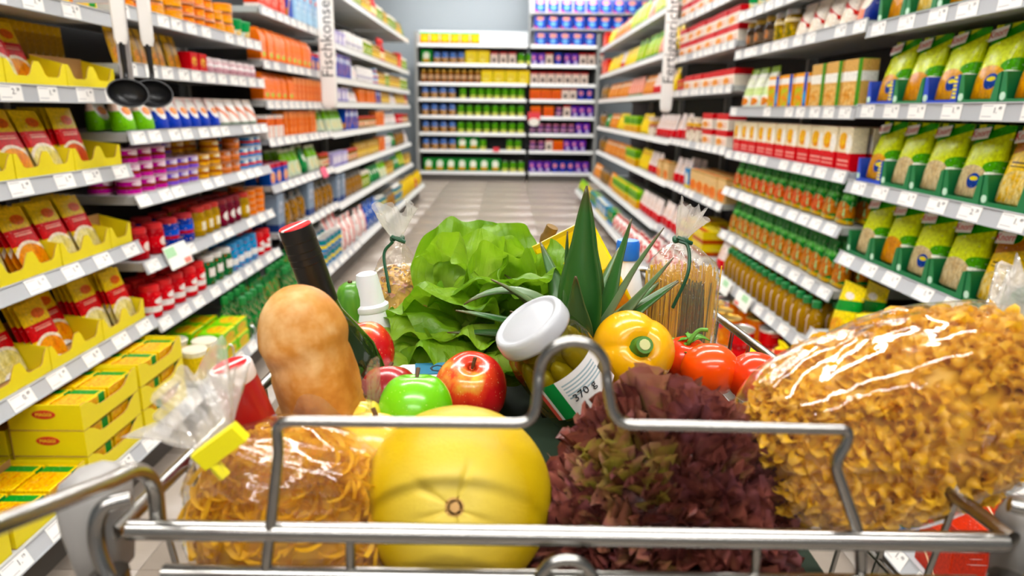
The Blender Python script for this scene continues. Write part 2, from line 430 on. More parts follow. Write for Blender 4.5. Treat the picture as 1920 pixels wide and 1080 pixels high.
def tray_mesh(w, d, hf, hb, cuts, m, name='display_tray', depthcut=0.62, th=0.0025, edge=0.08, ramp=0.22):
    """open cardboard display tray; the front wall dips in a scallop for every column"""
    mb = MB()
    mb.box((0, 0, th/2), (w, d, th), 1)
    mb.box((0, d/2-th/2, hb/2+th), (w, th, hb), 1)
    for s in (-1, 1):
        x = s*(w/2-th/2)
        v = [(x-th/2, -d/2+th, th), (x-th/2, d/2-th, th), (x-th/2, d/2-th, hb), (x-th/2, -d/2+th, hf),
             (x+th/2, -d/2+th, th), (x+th/2, d/2-th, th), (x+th/2, d/2-th, hb), (x+th/2, -d/2+th, hf)]
        mb.add(v, [(0,1,2,3), (7,6,5,4), (0,4,5,1), (1,5,6,2), (2,6,7,3), (3,7,4,0)], 0)
    n = cuts*12; P = []
    for i in range(n+1):
        u = (i/n*cuts) % 1.0 if i < n else 0.0
        g = max(0.0, min(1.0, (0.5-abs(u-0.5)-edge)/ramp)); g = g*g*(3-2*g)
        P.append((-w/2+w*i/n, hf*(1-depthcut*g)))
    v = []; f = []; mm = []
    for x, z in P: v += [(x, -d/2, 0), (x, -d/2, z), (x, -d/2+th, 0), (x, -d/2+th, z)]
    for i in range(n):
        a, b = 4*i, 4*i+4
        f += [(a, b, b+1, a+1), (a+2, a+3, b+3, b+2), (a+1, b+1, b+3, a+3)]; mm += [0, 1, 1]
    f += [(0, 1, 3, 2), (4*n, 4*n+2, 4*n+3, 4*n+1)]; mm += [0, 0]
    mb.add(v, f, mm); return mb.mesh(name, [m, M_CARD if name == 'display_tray' else m], False)
KIND = dict(box=m_box, can=m_can, jar=m_jar, bottle=m_bottle, cup=m_cup, pouch=m_pouch, sachet=m_sachet, bag=m_bag, roof=m_roof)
DES = {}
def design(key, kind, w, d, h, base, ops, name, cat, desc, lid=None, rough=0.35, lay=1, gap=0.006, lean=0):
    DES[key] = dict(k=key, kind=kind, w=w, d=d, h=h, base=base, ops=ops, n=name, cat=cat, desc=desc, lid=lid, rough=rough, lay=lay, gap=gap, lean=lean, meshes={})
def pack_mesh(key, h):
    D = DES[key]; hh = round(min(D['h'], h), 3)
    if hh not in D['meshes']:
        ms = [print_mat('print_'+key, D['base'], D['ops'], D['rough'])]
        if D['kind'] in ('can', 'jar', 'bottle', 'cup'):
            ms.append(M_TIN if D['lid'] in (None, 'tin') else M_GOLD if D['lid'] == 'gold' else colmat(D['lid']))
        E = dict(D); E['h'] = hh; D['meshes'][hh] = KIND[D['kind']](E, ms)
    return D['meshes'][hh], hh
Y_, R_, G_, W_, K_ = 'f2d400', 'd8141c', '0f8a2c', 'f3f1ec', '1a1a1c'
d = design
# --- left hand shelving
SA = lambda f1, f2: (('b', .40, .66, 'd0060e'), ('l', .25, .85, .54, .60, 'f0c0b0', 160), ('e', .62, .8, .24, .08, 'e0641c'), ('e', .5, .10, .62, .36, 'f0e4d0'), ('f', .5, .08, .56, .33, f1, f2, 5), ('e', .5, -.02, .3, .1, W_))
d('soup_a', 'sachet', .110, .014, .175, 'efc310', SA('f0a020', 'e07818'), 'soup_sachet', 'sachet', 'red-yellow soup sachet', lean=10)
d('soup_b', 'sachet', .110, .014, .175, 'e9c40c', SA('efe6b0', 'd8c87a'), 'soup_sachet', 'sachet', 'cream soup sachet', lean=10)
d('soup_c', 'sachet', .110, .014, .175, 'd9b80e', SA('e8641c', 'c8401c'), 'soup_sachet', 'sachet', 'tomato soup sachet', lean=10)
d('gold_s', 'sachet', .10, .014, .14, 'a87c10', (('b', .8, 1, 'd6a818'), ('f', .5, .25, .4, .2, 'd88a30', '7a4a10', 8), ('c', .42, .58, '7a5608')), 'sauce_sachet', 'sachet', 'golden brown sauce sachet', lean=12)
d('cube_box', 'box', .150, .105, .062, 'f0cc0a', (('f', .35, .75, .3, .25, 'f08a1c', 'f6e05a', 8), ('r', .72, .95, .2, .95, '1a8a2a'), ('e', .2, .3, .12, .16, 'd8381c'), ('l', .1, .68, .1, .9, 'e8a818', 60)), 'stock_cube_carton', 'carton', 'yellow stock cube carton', lay=2)
d('yel_cup', 'cup', .092, .092, .11, 'f0cf20', (('f', .5, .5, .3, .25, 'e8841c', 'f4e27a', 6), ('b', .8, 1, 'f6eed2')), 'soup_cup', 'cup', 'yellow soup cup', lid='efe8d0')
d('lime_box', 'box', .12, .10, .055, '7ac820', (('f', .5, .5, .4, .35, 'e87a20', 'd8e04a', 7), ('b', 0, .2, 'f0d010')), 'stock_cube_carton', 'carton', 'lime green stock cube carton', lay=2)
d('grn_btl', 'bottle', .058, .058, .20, '0c6a2c', (('b', .3, .46, '0a8a34'), ('n', 10, .62, 'e8b8a0')), 'seasoning_bottle', 'bottle', 'dark green seasoning bottle', lid='0a7a30')
d('grn_pak', 'pouch', .085, .05, .18, '107a34', (('n', 9, .6, 'd8705a'), ('b', .8, 1, '0d5a28')), 'herb_pack', 'pouch', 'green herb pack', lean=8)
d('org_tin', 'can', .085, .085, .042, 'ee7a18', (('b', .75, 1, '2a1a14'), ('f', .5, .35, .35, .3, 'f8c880', 'e85a14', 8)), 'fish_tin', 'tin', 'orange fish tin', lid='f2a070', lay=3)
d('ylw_tin', 'can', .095, .095, .045, 'f0a020', (('b', .0, .25, '3a2a20'), ('f', .5, .6, .3, .2, 'f8d8a0', 'e87818', 8)), 'fish_tin', 'tin', 'amber fish tin', lid='e88a30', lay=3)
d('grn_tub', 'cup', .09, .09, .085, 'e8ece0', (('b', .45, 1, '1f9a50'), ('f', .5, .3, .3, .2, 'f0b040', 'e8f0d0', 6)), 'snack_tub', 'tub', 'green and white tub', lid='2aa05a')
d('red_bx', 'box', .07, .06, .075, 'c81820', (('f', .5, .55, .32, .25, 'f0d080', 'a81018', 7), ('b', 0, .15, 'e83038')), 'spice_carton', 'carton', 'small red carton')
d('pink_jar', 'jar', .075, .075, .068, 'd8b8bc', (('b', .5, .62, 'f2f0f0'), ('b', .15, .4, 'b88a94'), ('n', 8, .62, 'f6f0f0')), 'fish_jar', 'jar', 'pale pink glass jar', lid='e6d6d8', lay=2, rough=.15)
CUP = lambda lo: (('b', 0, .55, lo), ('e', .5, .62, .42, .34, W_), ('f', .5, .55, .3, .12, 'e86018', 'f0a040', 6))
d('cup_g', 'pouch', .085, .06, .115, 'f4d8cc', CUP('78c034'), 'fish_pack', 'pack', 'white and lime fish pack', lean=6)
d('cup_b', 'pouch', .085, .06, .115, 'f4dcd8', CUP('3f52b8'), 'fish_pack', 'pack', 'white and blue fish pack', lean=6)
d('cup_w', 'pouch', .10, .06, .115, 'f4ece6', (('e', .5, .5, .4, .4, 'f8f6f2'), ('d', .5, .55, .75, 'e89a80'), ('b', 0, .1, '8a9a8a')), 'fish_pack', 'pack', 'plain white fish pack', lean=6)
T4 = lambda a, b: (('b', .38, .6, a), ('f', .5, .75, .35, .15, b, W_, 8), ('b', 0, .12, a))
for key, base, a, b, word in (('mag', 'c8189a', '8a3a2a', 'f4d0e8', 'magenta'), ('vio', '8a70d0', 'b06a4a', 'd8d0f4', 'violet'), ('gol', 'e8a828', 'b0602a', 'f6e0a0', 'golden'),
                              ('tan', 'c8703a', 'e8a080', '8a4020', 'copper brown'), ('blu', '1c86c8', 'e84028', 'd0ecf8', 'light blue')):
    d(key+'_tin', 'can', .078, .078, .05, base, T4(a, b), 'fish_tin', 'tin', word+' fish tin', lid={'mag': 'e8c0d8', 'vio': 'c8a8c8', 'gol': 'd8a058', 'tan': 'b8704a', 'blu': 'c8d8e4'}[key], lay=3)
d('red_jar', 'jar', .075, .075, .11, 'b01820', (('b', .25, .6, 'e02028'), ('e', .5, .42, .25, .14, 'f0e0d8')), 'relish_jar', 'jar', 'red relish jar', lid='d81c24', rough=.2)
d('blue_jar', 'jar', .08, .08, .11, '1c3aa0', (('b', .3, .42, 'c02030'), ('b', .42, .62, '2a5ad0'), ('n', 8, .66, 'e8c0b0')), 'relish_jar', 'jar', 'blue label jar', lid='c02430', rough=.2)
d('amb_jar', 'jar', .075, .075, .12, 'a8821c', (('b', .2, .55, 'd0a428'), ('r', .25, .75, .22, .5, 'efe8d0')), 'relish_jar', 'jar', 'amber mustard jar', lid='c83028', rough=.2)
d('plum_jar', 'jar', .075, .075, .12, '6a1a2c', (('b', .2, .55, '8a2038'), ('e', .5, .4, .3, .16, 'f2eeea')), 'relish_jar', 'jar', 'plum red jar', lid='8a1a2a', rough=.2)
d('org_pot', 'can', .08, .08, .03, 'f06a14', (('n', 8, .55, 'f8b060'),), 'fish_tin', 'tin', 'flat orange tin', lid='f0a060', lay=4)
d('rw_jar', 'jar', .075, .075, .115, 'd81c24', (('b', .2, .38, 'f2efec'), ('e', .5, .52, .3, .1, 'f4f0ee')), 'sauce_jar', 'jar', 'red and white sauce jar', lid='e0141c', rough=.2)
d('gw_jar', 'jar', .075, .075, .12, '1c6a34', (('r', .15, .85, .3, .6, 'f0eeea'), ('n', 9, .66, 'd83a2a')), 'sauce_jar', 'jar', 'green and white sauce jar', lid='e8e4e0', rough=.2)
d('bw_jar', 'jar', .07, .07, .125, '1490cc', (('b', .22, .45, 'f4f4f4'), ('n', 8, .64, 'd02838')), 'sauce_jar', 'jar', 'blue and white sauce jar', lid='1a8ac8', rough=.2)
d('salmon', 'roof', .092, .07, .165, 'f08a5e', (('f', .5, .3, .42, .16, 'f6c0a0', 'e8683a', 7), ('b', 0, .06, 'f4e8e0'), ('e', .55, .22, .2, .08, 'a8c848')), 'salmon_carton', 'carton', 'salmon coloured carton')
d('salm_b', 'box', .075, .07, .14, 'ec7c48', (('b', .72, 1, 'f0a078'), ('f', .5, .4, .36, .25, 'f4b48c', 'e0602c', 6), ('b', 0, .06, 'f0dcd0')), 'salmon_carton', 'carton', 'deep orange carton')
d('org_wht', 'box', .065, .06, .12, 'f4ece6', (('b', .55, .85, 'e8642c'), ('c', .4, .6, 'e88048')), 'crispbread_carton', 'carton', 'orange and white carton')
d('ltblue', 'box', .11, .07, .21, 'b8d8ee', (('f', .5, .5, .36, .2, '5a9ad4', 'e4f2fa', 7), ('b', .85, 1, '4a90d0'), ('e', .6, .75, .2, .07, 'e02838')), 'biscuit_carton', 'carton', 'light blue carton')
d('redpink', 'box', .11, .07, .17, 'e8685a', (('f', .5, .4, .4, .2, 'f6c8b8', 'd83028', 7), ('b', .0, .1, 'f4eae4'), ('b', .8, .95, 'c81828')), 'biscuit_carton', 'carton', 'coral red carton')
d('wgreen', 'pouch', .10, .06, .16, 'dce8d0', (('b', .55, .9, '8ac850'), ('f', .5, .3, .4, .2, 'f0e0c0', 'c8d8a0', 7)), 'salad_pouch', 'pouch', 'white and green pouch', lean=6)
d('green_p', 'pouch', .09, .06, .15, '2a8a4a', (('e', .5, .6, .3, .15, 'e8f0e0'), ('b', 0, .2, '1a6a38')), 'salad_pouch', 'pouch', 'green pouch', lean=6)
d('blue_p', 'box', .10, .06, .17, '1a44b4', (('d', -1, .1, .35, 'c8906a'), ('e', .5, .75, .34, .12, 'e8ecf4')), 'biscuit_carton', 'carton', 'royal blue carton')
d('blue_or', 'box', .085, .06, .11, '4a6ac0', (('f', .5, .35, .42, .28, 'f0905a', 'e8c8b0', 7), ('b', .8, 1, 'c83a4a')), 'biscuit_carton', 'carton', 'blue and orange carton')
d('brn_bag', 'bag', .11, .08, .18, '8a6434', (('f', .5, .4, .5, .3, 'b88a4a', '5a3c1c', 6), ('b', .75, 1, '6a6a68'), ('n', 7, .66, 'd8d4cc')), 'nut_bag', 'bag', 'brown nut bag', rough=.15)
d('gry_box', 'box', .12, .07, .2, '8a9aac', (('f', .5, .6, .3, .2, 'd8dce4', '5a6a84', 6), ('b', 0, .2, '3a4a7a')), 'rice_carton', 'carton', 'grey blue carton')
d('by_can', 'can', .085, .085, .085, '1c7ab8', (('b', .3, .55, 'e8d030'), ('b', .7, .8, '2a9a4a')), 'vegetable_can', 'can', 'blue and yellow can', lay=2)
d('rw_bag', 'bag', .13, .09, .22, 'ece6e2', (('c', .38, .62, 'e0301c'), ('n', 7, .62, 'd84a3a')), 'rice_bag', 'bag', 'red and white bag', rough=.25)
d('blue_bag', 'bag', .13, .09, .22, '1e50a8', (('n', 7, .6, 'd8e0ec'),), 'rice_bag', 'bag', 'blue bag', rough=.25)
d('wht_jar', 'jar', .085, .085, .13, 'e8e6e4', (('b', .3, .45, 'b8b4c4'), ('n', 7, .64, '8a7a94')), 'dairy_jar', 'jar', 'white jar', lid='f2f0ee')
d('gld_jar', 'jar', .08, .08, .13, 'b8903a', (('b', .2, .5, 'e0c070'), ('n', 8, .6, 'f4e8d0')), 'preserve_jar', 'jar', 'golden preserve jar', lid='gold', rough=.2)
d('grn_jar', 'jar', .08, .08, .14, '7a9430', (('b', .25, .55, 'd8d8a0'), ('e', .5, .4, .3, .1, '3a8a2a')), 'preserve_jar', 'jar', 'pickle green jar', lid='e8e0d0', rough=.2)
d('red_btl', 'bottle', .07, .07, .22, 'b8201c', (('b', .15, .42, 'f0d8b0'),), 'ketchup_bottle', 'bottle', 'red sauce bottle', lid='e83024')
d('white_p', 'pouch', .11, .07, .15, 'f0ecea', (('f', .5, .4, .35, .2, 'e8c0b8', 'f4f0ee', 6), ('b', .75, .85, '5a80c0')), 'flour_pouch', 'pouch', 'white pouch', lean=4)
d('lav_p', 'box', .09, .07, .10, 'b8b0d8', (('e', .5, .5, .35, .3, 'f4f0f4'), ('b', 0, .15, '6a60b0')), 'tea_carton', 'carton', 'lavender carton')
d('spice_j', 'jar', .055, .055, .10, '8a5a2c', (('b', .2, .6, 'e8d8b8'), ('e', .5, .4, .3, .12, 'd04a28')), 'spice_jar', 'jar', 'brown spice jar', lid='c83a2a', rough=.2)
d('ylw_bag', 'bag', .14, .09, .18, 'dcb81c', (('f', .5, .4, .4, .26, 'c8881c', 'f0e05a', 6),), 'chip_bag', 'bag', 'yellow bag', rough=.25)
# --- right hand shelving
PO = lambda f1, f2, badge: (('d', .35, .3, .5, 'b4d41c'), ('e', 1.08, .44, .40, .10, '4aa016'), ('d', -.22, .70, .84, '2f9c18'), ('r', .2, .42, .9, 1.0, '1c7a1c'),
                            ('f', .44, .2, .5, .25, f1, f2, 9), ('e', .92, .35, .14, .03, 'f0f0e4')) + ((('e', .58, .24, .17, .105, '1c3c8c'), ('e', .58, .27, .11, .03, 'd8c840')) if badge else ())
for key, a, b, bd, w in (('p_tan', 'dca050', 'c07828', 0, 'noodle-picture'), ('p_bad', 'e0a84a', 'c88428', 1, 'blue-badged'), ('p_pal', 'd8c8a4', 'bca47c', 0, 'rice-picture'), ('p_pab', 'd4c49c', 'b8a480', 1, 'blue-badged rice')):
    d(key, 'pouch', .138, .066, .19, 'd2e022', PO(a, b, bd), 'noodle_pouch', 'pouch', w+' lime pouch', lean=7, rough=.22, gap=.010)
d('p_yel', 'pouch', .140, .066, .19, 'ecc414', (('d', -.2, .62, .78, 'b8701c'), ('e', .3, .9, .25, .1, '1c8a24'), ('f', .5, .18, .5, .26, 'e8d8a0', 'd8b05a', 9), ('l', .2, .8, .48, .56, '5a4010', 120)), 'noodle_pouch', 'pouch', 'yellow pasta pouch', lean=7, rough=.22, gap=.010)
d('yg_box', 'pouch', .14, .06, .19, 'f2d808', (('d', -.15, .42, .62, '15882a'), ('f', .5, .16, .45, .2, 'e89030', 'f0c84a', 7), ('e', .5, .78, .2, .06, 'f0e8e0')), 'sauce_pouch', 'pouch', 'yellow pouch with green band', lean=6)
d('yel_can', 'can', .075, .075, .13, 'f4dc10', (('b', .3, .55, '1a8a2c'), ('f', .5, .15, .3, .12, 'e8a030', 'd86020', 7)), 'stock_tin', 'tin', 'yellow stock tin', lid='f0dc20')
d('grn_cup', 'cup', .095, .095, .13, '3a9a24', (('b', .4, .6, '1c7a28'), ('f', .5, .25, .35, .15, 'd84a24', 'e8a050', 7)), 'noodle_cup', 'cup', 'green noodle cup', lid='50aa2c')
d('drk_jar', 'jar', .09, .09, .13, '3a2c20', (('b', .2, .55, '6a5a4a'), ('f', .5, .4, .3, .15, 'd87a30', '8a7a6a', 6)), 'pickle_jar', 'jar', 'dark brown jar', lid='gold', rough=.15)
d('gld_j2', 'jar', .09, .09, .15, '8a6a24', (('f', .5, .3, .5, .3, 'd8b040', '5a5a30', 6), ('b', .6, .7, 'e8d8b0')), 'pickle_jar', 'jar', 'mixed pickle jar', lid='tin', rough=.15)
d('wr_bag', 'pouch', .12, .07, .17, 'efe6da', (('d', .4, .62, .74, 'c82820'), ('f', .5, .25, .4, .2, 'd8c0a0', 'f4ece0', 6)), 'dumpling_bag', 'bag', 'cream bag with red stripe', lean=5)
d('bl_or', 'pouch', .13, .07, .19, 'e8641c', (('c', .55, 1, '1c2c78'), ('e', .45, .5, .3, .2, 'f4e8d8')), 'dumpling_bag', 'bag', 'orange and navy bag', lean=5)
d('veg_bag', 'pouch', .115, .07, .185, 'eef0e2', (('b', .3, .5, 'cfe0a0'), ('f', .5, .14, .4, .1, 'e86428', 'f0a860', 6), ('f', .5, .65, .45, .12, 'd8e4b0', 'f4f4ec', 6), ('b', .85, 1, '9ac048')), 'vegetable_bag', 'bag', 'white and green bag', lean=5)
d('ogb_box', 'box', .115, .06, .135, 'f0a030', (('b', .72, .9, 'f2efe8'), ('c', .72, .98, '1c4aa8'), ('f', .36, .35, .36, .32, 'ee7a1c', 'a8c828', 5), ('e', .85, .3, .1, .2, '3aa0d8')), 'ready_meal_box', 'carton', 'orange, green and blue carton')
d('tan_box', 'box', .12, .06, .16, 'd8b078', (('b', .55, .75, 'f2f0e8'), ('f', .45, .25, .45, .25, 'd09050', 'e8c890', 6), ('c', .8, 1, '4a8a30')), 'ready_meal_box', 'carton', 'tan carton with white band')
d('soup_bx', 'box', .105, .055, .15, 'efe2c4', (('b', 0, .42, 'd41c24'), ('f', .38, .68, .3, .2, 'f4d040', 'e88a28', 5), ('e', .8, .62, .2, .22, 'f6f2e8'), ('l', .1, .9, .12, .3, 'f0b0a8', 60)), 'soup_carton', 'carton', 'white, yellow and red carton')
GP = lambda f1, f2: (('b', .62, .74, '74c86a'), ('b', .0, .10, 'e8b838'), ('f', .5, .32, .6, .24, f1, f2, 6), ('n', 6, .66, 'a8dca0'))
d('go_p', 'pouch', .082, .05, .16, '14882c', GP('e8641c', 'c8441c'), 'sauce_mix_pouch', 'pouch', 'green and orange pouch', lean=6)
d('gb_p', 'pouch', .082, .05, .16, '14842c', GP('d88a40', 'a8581c'), 'sauce_mix_pouch', 'pouch', 'green and brown pouch', lean=6)
d('sce_btl', 'bottle', .062, .062, .175, '9a7428', (('r', .12, .5, .08, .62, 'f4ded6'), ('r', .12, .24, .1, .6, 'e06048'), ('n', 7, .68, '6a4818')), 'dressing_bottle', 'bottle', 'amber dressing bottle', lid='0e7a38', rough=.18)
d('rw_can', 'can', .085, .085, .105, 'eee8e2', (('b', .0, .3, 'c8182a'), ('b', .88, 1, 'c8182a'), ('f', .5, .58, .3, .2, 'e0702c', 'c8501c', 6)), 'soup_can', 'can', 'red and white can', lay=2)
d('or_can', 'can', .10, .10, .12, 'e07a34', (('f', .5, .35, .35, .22, 'c8502c', 'f0b070', 6), ('e', .5, .7, .3, .08, 'e85a78')), 'soup_can', 'can', 'orange can with gold lid', lid='gold', lay=2)
d('red_can', 'can', .10, .10, .14, 'd8181c', (('b', .32, .5, 'a80c14'), ('f', .5, .25, .25, .12, 'f0b040', 'c82018', 6), ('b', .9, 1, 'f0e8e0')), 'soup_can', 'can', 'bright red can')
d('yel_pk', 'bag', .12, .08, .15, 'f0dc14', (('f', .5, .45, .3, .2, 'd8a81c', 'f6ee80', 6), ('b', .0, .12, 'c81c1c')), 'pasta_bag', 'bag', 'bright yellow bag')
d('gr_pk', 'box', .12, .08, .15, '128a34', (('e', .5, .7, .25, .1, 'f0b8a8'), ('b', 0, .25, '1c70b8')), 'sauce_carton', 'carton', 'green carton')
d('rd_pk', 'box', .12, .08, .15, 'b8301c', (('b', .7, .9, 'e84a28'), ('d', .6, .4, .46, 'f0d0b0')), 'sauce_carton', 'carton', 'rust red carton')
d('rwc', 'box', .20, .10, .088, 'f2e9dc', (('b', .64, 1, 'd0141e'), ('f', .32, .3, .28, .24, 'e8843a', 'f4d4a4', 5), ('l', .55, .95, .15, .5, 'e8a890', 40)), 'ready_meal_carton', 'carton', 'red and cream carton', lay=2)
d('wyr', 'box', .13, .07, .15, 'f0e6d4', (('b', .62, .78, 'e8b020'), ('b', .5, .6, 'c02820'), ('n', 6, .58, '8a5040')), 'ready_meal_carton', 'carton', 'cream carton with yellow band')
d('tanc', 'box', .14, .07, .135, 'e4c494', (('f', .5, .3, .48, .26, 'e8682c', 'f0a060', 5), ('b', .9, 1, 'c8a470')), 'pasta_carton', 'carton', 'beige carton with orange picture', lay=2)
d('rw_pk', 'pouch', .11, .07, .17, 'e8dcd8', (('b', .0, .35, 'd02028'), ('f', .5, .6, .35, .2, 'b88a70', 'f0e4dc', 5)), 'pasta_pouch', 'pouch', 'red and white pouch', lean=5)
d('yelc', 'box', .22, .12, .07, 'e8d04a', (('b', .0, .35, 'b84a1c'), ('f', .5, .7, .4, .25, 'f4ec90', 'd8b830', 5)), 'pasta_carton', 'carton', 'long yellow carton', lay=2)
d('rwround', 'bag', .15, .11, .24, 'ece2de', (('e', .5, .45, .4, .3, 'c8242c'), ('e', .5, .45, .28, .2, 'f2e8e2'), ('e', .5, .42, .12, .1, 'c88a50'), ('b', .85, 1, 'd03038')), 'rice_bag', 'bag', 'white bag with red ring', rough=.25)
d('limebag', 'pouch', .14, .08, .20, 'a8cc1c', (('f', .5, .3, .4, .2, 'e8d890', '88a818', 5), ('b', 0, .14, '1c8a3a'), ('b', .8, .95, '5aa81c')), 'salad_bag', 'bag', 'lime green bag', lean=5)
d('pinkbag', 'pouch', .12, .07, .17, 'e8a898', (('f', .5, .4, .4, .22, 'f0d0c0', 'd8705a', 5), ('b', 0, .1, '1c8a3a')), 'salad_bag', 'bag', 'pink bag', lean=5)
d('yelbag', 'pouch', .12, .07, .17, 'f0d020', (('f', .5, .4, .36, .2, 'e8a828', 'f6ec70', 5), ('e', .5, .8, .2, .06, 'd82028')), 'salad_bag', 'bag', 'sunny yellow bag', lean=5)
d('orgbag', 'pouch', .11, .07, .16, 'e08a3a', (('f', .5, .4, .4, .25, 'f0c890', 'c8602a', 5), ('b', .7, .8, 'e8d8c0')), 'crisp_bag', 'bag', 'orange brown bag', lean=5)
d('tri', 'box', .10, .07, .15, '5a9a24', (('b', .0, .4, 'e0a41c'), ('b', .4, .5, 'f0e020'), ('b', .85, 1, '8ac81c')), 'juice_carton', 'carton', 'green and yellow carton')
d('bluepk', 'box', .11, .07, .13, '2a8ac8', (('e', .5, .5, .3, .3, 'f0ecd8'), ('b', 0, .2, 'e8c828')), 'juice_carton', 'carton', 'blue and yellow carton')
# --- end wall
d('e_blue', 'box', .172, .14, .185, '1c40b0', (('e', .5, .78, .34, .17, 'f0b0a0'), ('e', .5, .36, .26, .2, '8ab8e8'), ('d', .5, .1, .22, 'd84a6a'), ('b', .55, .62, '3a64c8')), 'cereal_carton', 'carton', 'large blue carton')
d('e_orb', 'pouch', .15, .08, .17, 'f09a28', (('b', .8, 1, '3aa03a'), ('e', .5, .4, .3, .25, 'f8c860'), ('b', 0, .12, 'e0503a')), 'crisp_bag', 'bag', 'orange crisp bag', lean=3)
d('e_yel', 'box', .18, .1, .2, 'f0d84a', (('f', .5, .45, .35, .25, 'f8f0a0', 'e8c030', 5), ('b', .9, 1, 'e8b828')), 'pasta_box', 'carton', 'pale yellow carton')
d('e_wht', 'box', .11, .08, .18, 'ead8cc', (('e', .5, .35, .2, .2, '26202a'), ('b', .85, 1, 'b83a3a')), 'coffee_pack', 'pack', 'cream pack with black spot')
d('e_grn', 'can', .105, .105, .17, '5aa03c', (('b', .0, .35, 'd8d880'), ('f', .5, .55, .25, .15, '9ac05a', '2a6a24', 5), ('b', .9, 1, '2c6c20')), 'vegetable_can', 'can', 'green vegetable can')
d('e_pur', 'box', .10, .08, .17, '6050b0', (('e', .4, .65, .25, .18, 'eaa0b8'), ('e', .6, .25, .25, .16, 'd8d0e8'), ('n', 6, .64, 'c85a8a')), 'chocolate_carton', 'carton', 'purple carton')
d('e_prj', 'jar', .10, .10, .15, '6e4e86', (('b', .25, .55, 'd8a8c0'), ('n', 6, .6, '3a2a50')), 'jam_jar', 'jar', 'purple jam jar', lid='d0708a')
d('e_org', 'box', .16, .09, .16, 'e85a14', (('f', .5, .35, .25, .2, 'd03a10', 'f08a3a', 4), ('b', .85, 1, 'f07a2a')), 'cereal_carton', 'carton', 'orange cereal carton')
d('e_bbr', 'jar', .11, .11, .17, 'b88450', (('b', .55, .8, '4a84d0'), ('n', 6, .6, 'e8d8c0')), 'spread_jar', 'jar', 'brown spread jar', lid='3a6cc0')
d('e_brn', 'jar', .09, .09, .2, '9a6a3a', (('b', .3, .6, 'd8c0a0'), ('n', 6, .62, 'c03a2a')), 'spread_jar', 'jar', 'amber spread jar', lid='gold')
d('e_gbag', 'pouch', .17, .1, .2, '1c9a34', (('e', .5, .55, .3, .3, 'eef0e0'), ('e', .5, .2, .35, .14, 'd8a850')), 'frozen_bag', 'bag', 'green bag with white oval', lean=3)
d('e_navy', 'box', .11, .08, .18, '2c3a98', (('e', .5, .6, .3, .2, 'e8a0a8'), ('e', .5, .25, .25, .15, '6a70c8')), 'chocolate_carton', 'carton', 'navy carton')

COUNT = {}
M_LOGO = mat('print_red', 'd01020', 0.4); M_LOGOW = mat('print_white', 'f4f2ee', 0.4)
def nth(key):
    COUNT[key] = COUNT.get(key, -1)+1; return ORD[min(COUNT[key], len(ORD)-1)]
def put(key, h, loc, rz, label, group, lean=None):
    me, hh = pack_mesh(key, h); D = DES[key]
    if D['kind'] in ('pouch', 'sachet'): loc = (loc[0], loc[1], loc[2]+D['d']/2*math.sin(math.radians(abs(D['lean'] if lean is None else lean)))+0.0005)
    o = ob(D['n'], me, None, loc, (-math.radians(D['lean'] if lean is None else lean), 0, rz))
    tag(o, label, D['cat'], group); return o, hh
def fill(side, k, i, row, y_from=0.0, back=False):
    """stand a row of goods on a shelf; row is a list of (design, share of the bay), near to far"""
    x, s = SIDE[side]; lv = LEVELS[(side, k)]; z = lv[i]; fx = front_x(side, z)
    above = (lv[i-1]-z-0.046) if i > 0 else 0.30
    y = Y0[side]+BAY*k+0.03+y_from; L = BAY-0.06-y_from; rz = PI/2*s
    tot = sum(f for _, f in row); sw = shelf_word(i, len(lv)); place = f'{sw}, {BAYNAME[(side, k)]}'
    spots = []
    for key, fr in row:
        D = DES[key]; span = L*fr/tot; n = max(1, int((span+0.004)/(D['w']+D['gap']))); step = span/n
        if D['kind'] == 'sachet': n = max(1, int(span/0.122)); step = span/n
        for j in range(n): spots.append((key, y+step*(j+0.5)))
        y += span
    end = 'far end' if k == 0 else 'the camera'      # count from an end that is in view
    for key, yy in (reversed(spots) if k == 0 else spots):
            D = DES[key]
            rows = 2 if back else 1
            for b in range(rows):
                zc = z+0.0005
                lay = D['lay']; hh0 = min(D['h'], above/1)
                lay = max(1, min(lay, int(above/(D['h']+0.001))))
                if b == 1: lay = max(1, lay)
                for q in range(lay):
                    if q and q == lay-1 and lay > 2 and random.random() < 0.25: break
                    dd = max(D['d'], 0.02)
                    xx = fx-s*(0.030+dd/2+b*(dd+0.02))+s*random.uniform(-0.004, 0.004)
                    if D['lean']: xx -= s*0.012
                    what = D['desc']
                    w1 = nth((key, side, k, i, b, q))
                    pre = ('' if b == 0 else 'back-row ')+('' if q == 0 else f'{["first","second","third","fourth"][q]}-tier ')
                    lab = f'{w1} {pre}{what} from {end}, {place}'
                    if len(lab.split()) > 16: lab = f'{w1} {pre}{what}, {place}'
                    o, hh = put(key, above-0.004 if lay == 1 else D['h'], (xx, yy+random.uniform(-0.002, 0.002), zc), rz+(random.uniform(-.03, .03) if lay == 1 else 0), lab, f'{what} row, {place}')
                    zc += hh+0.0008

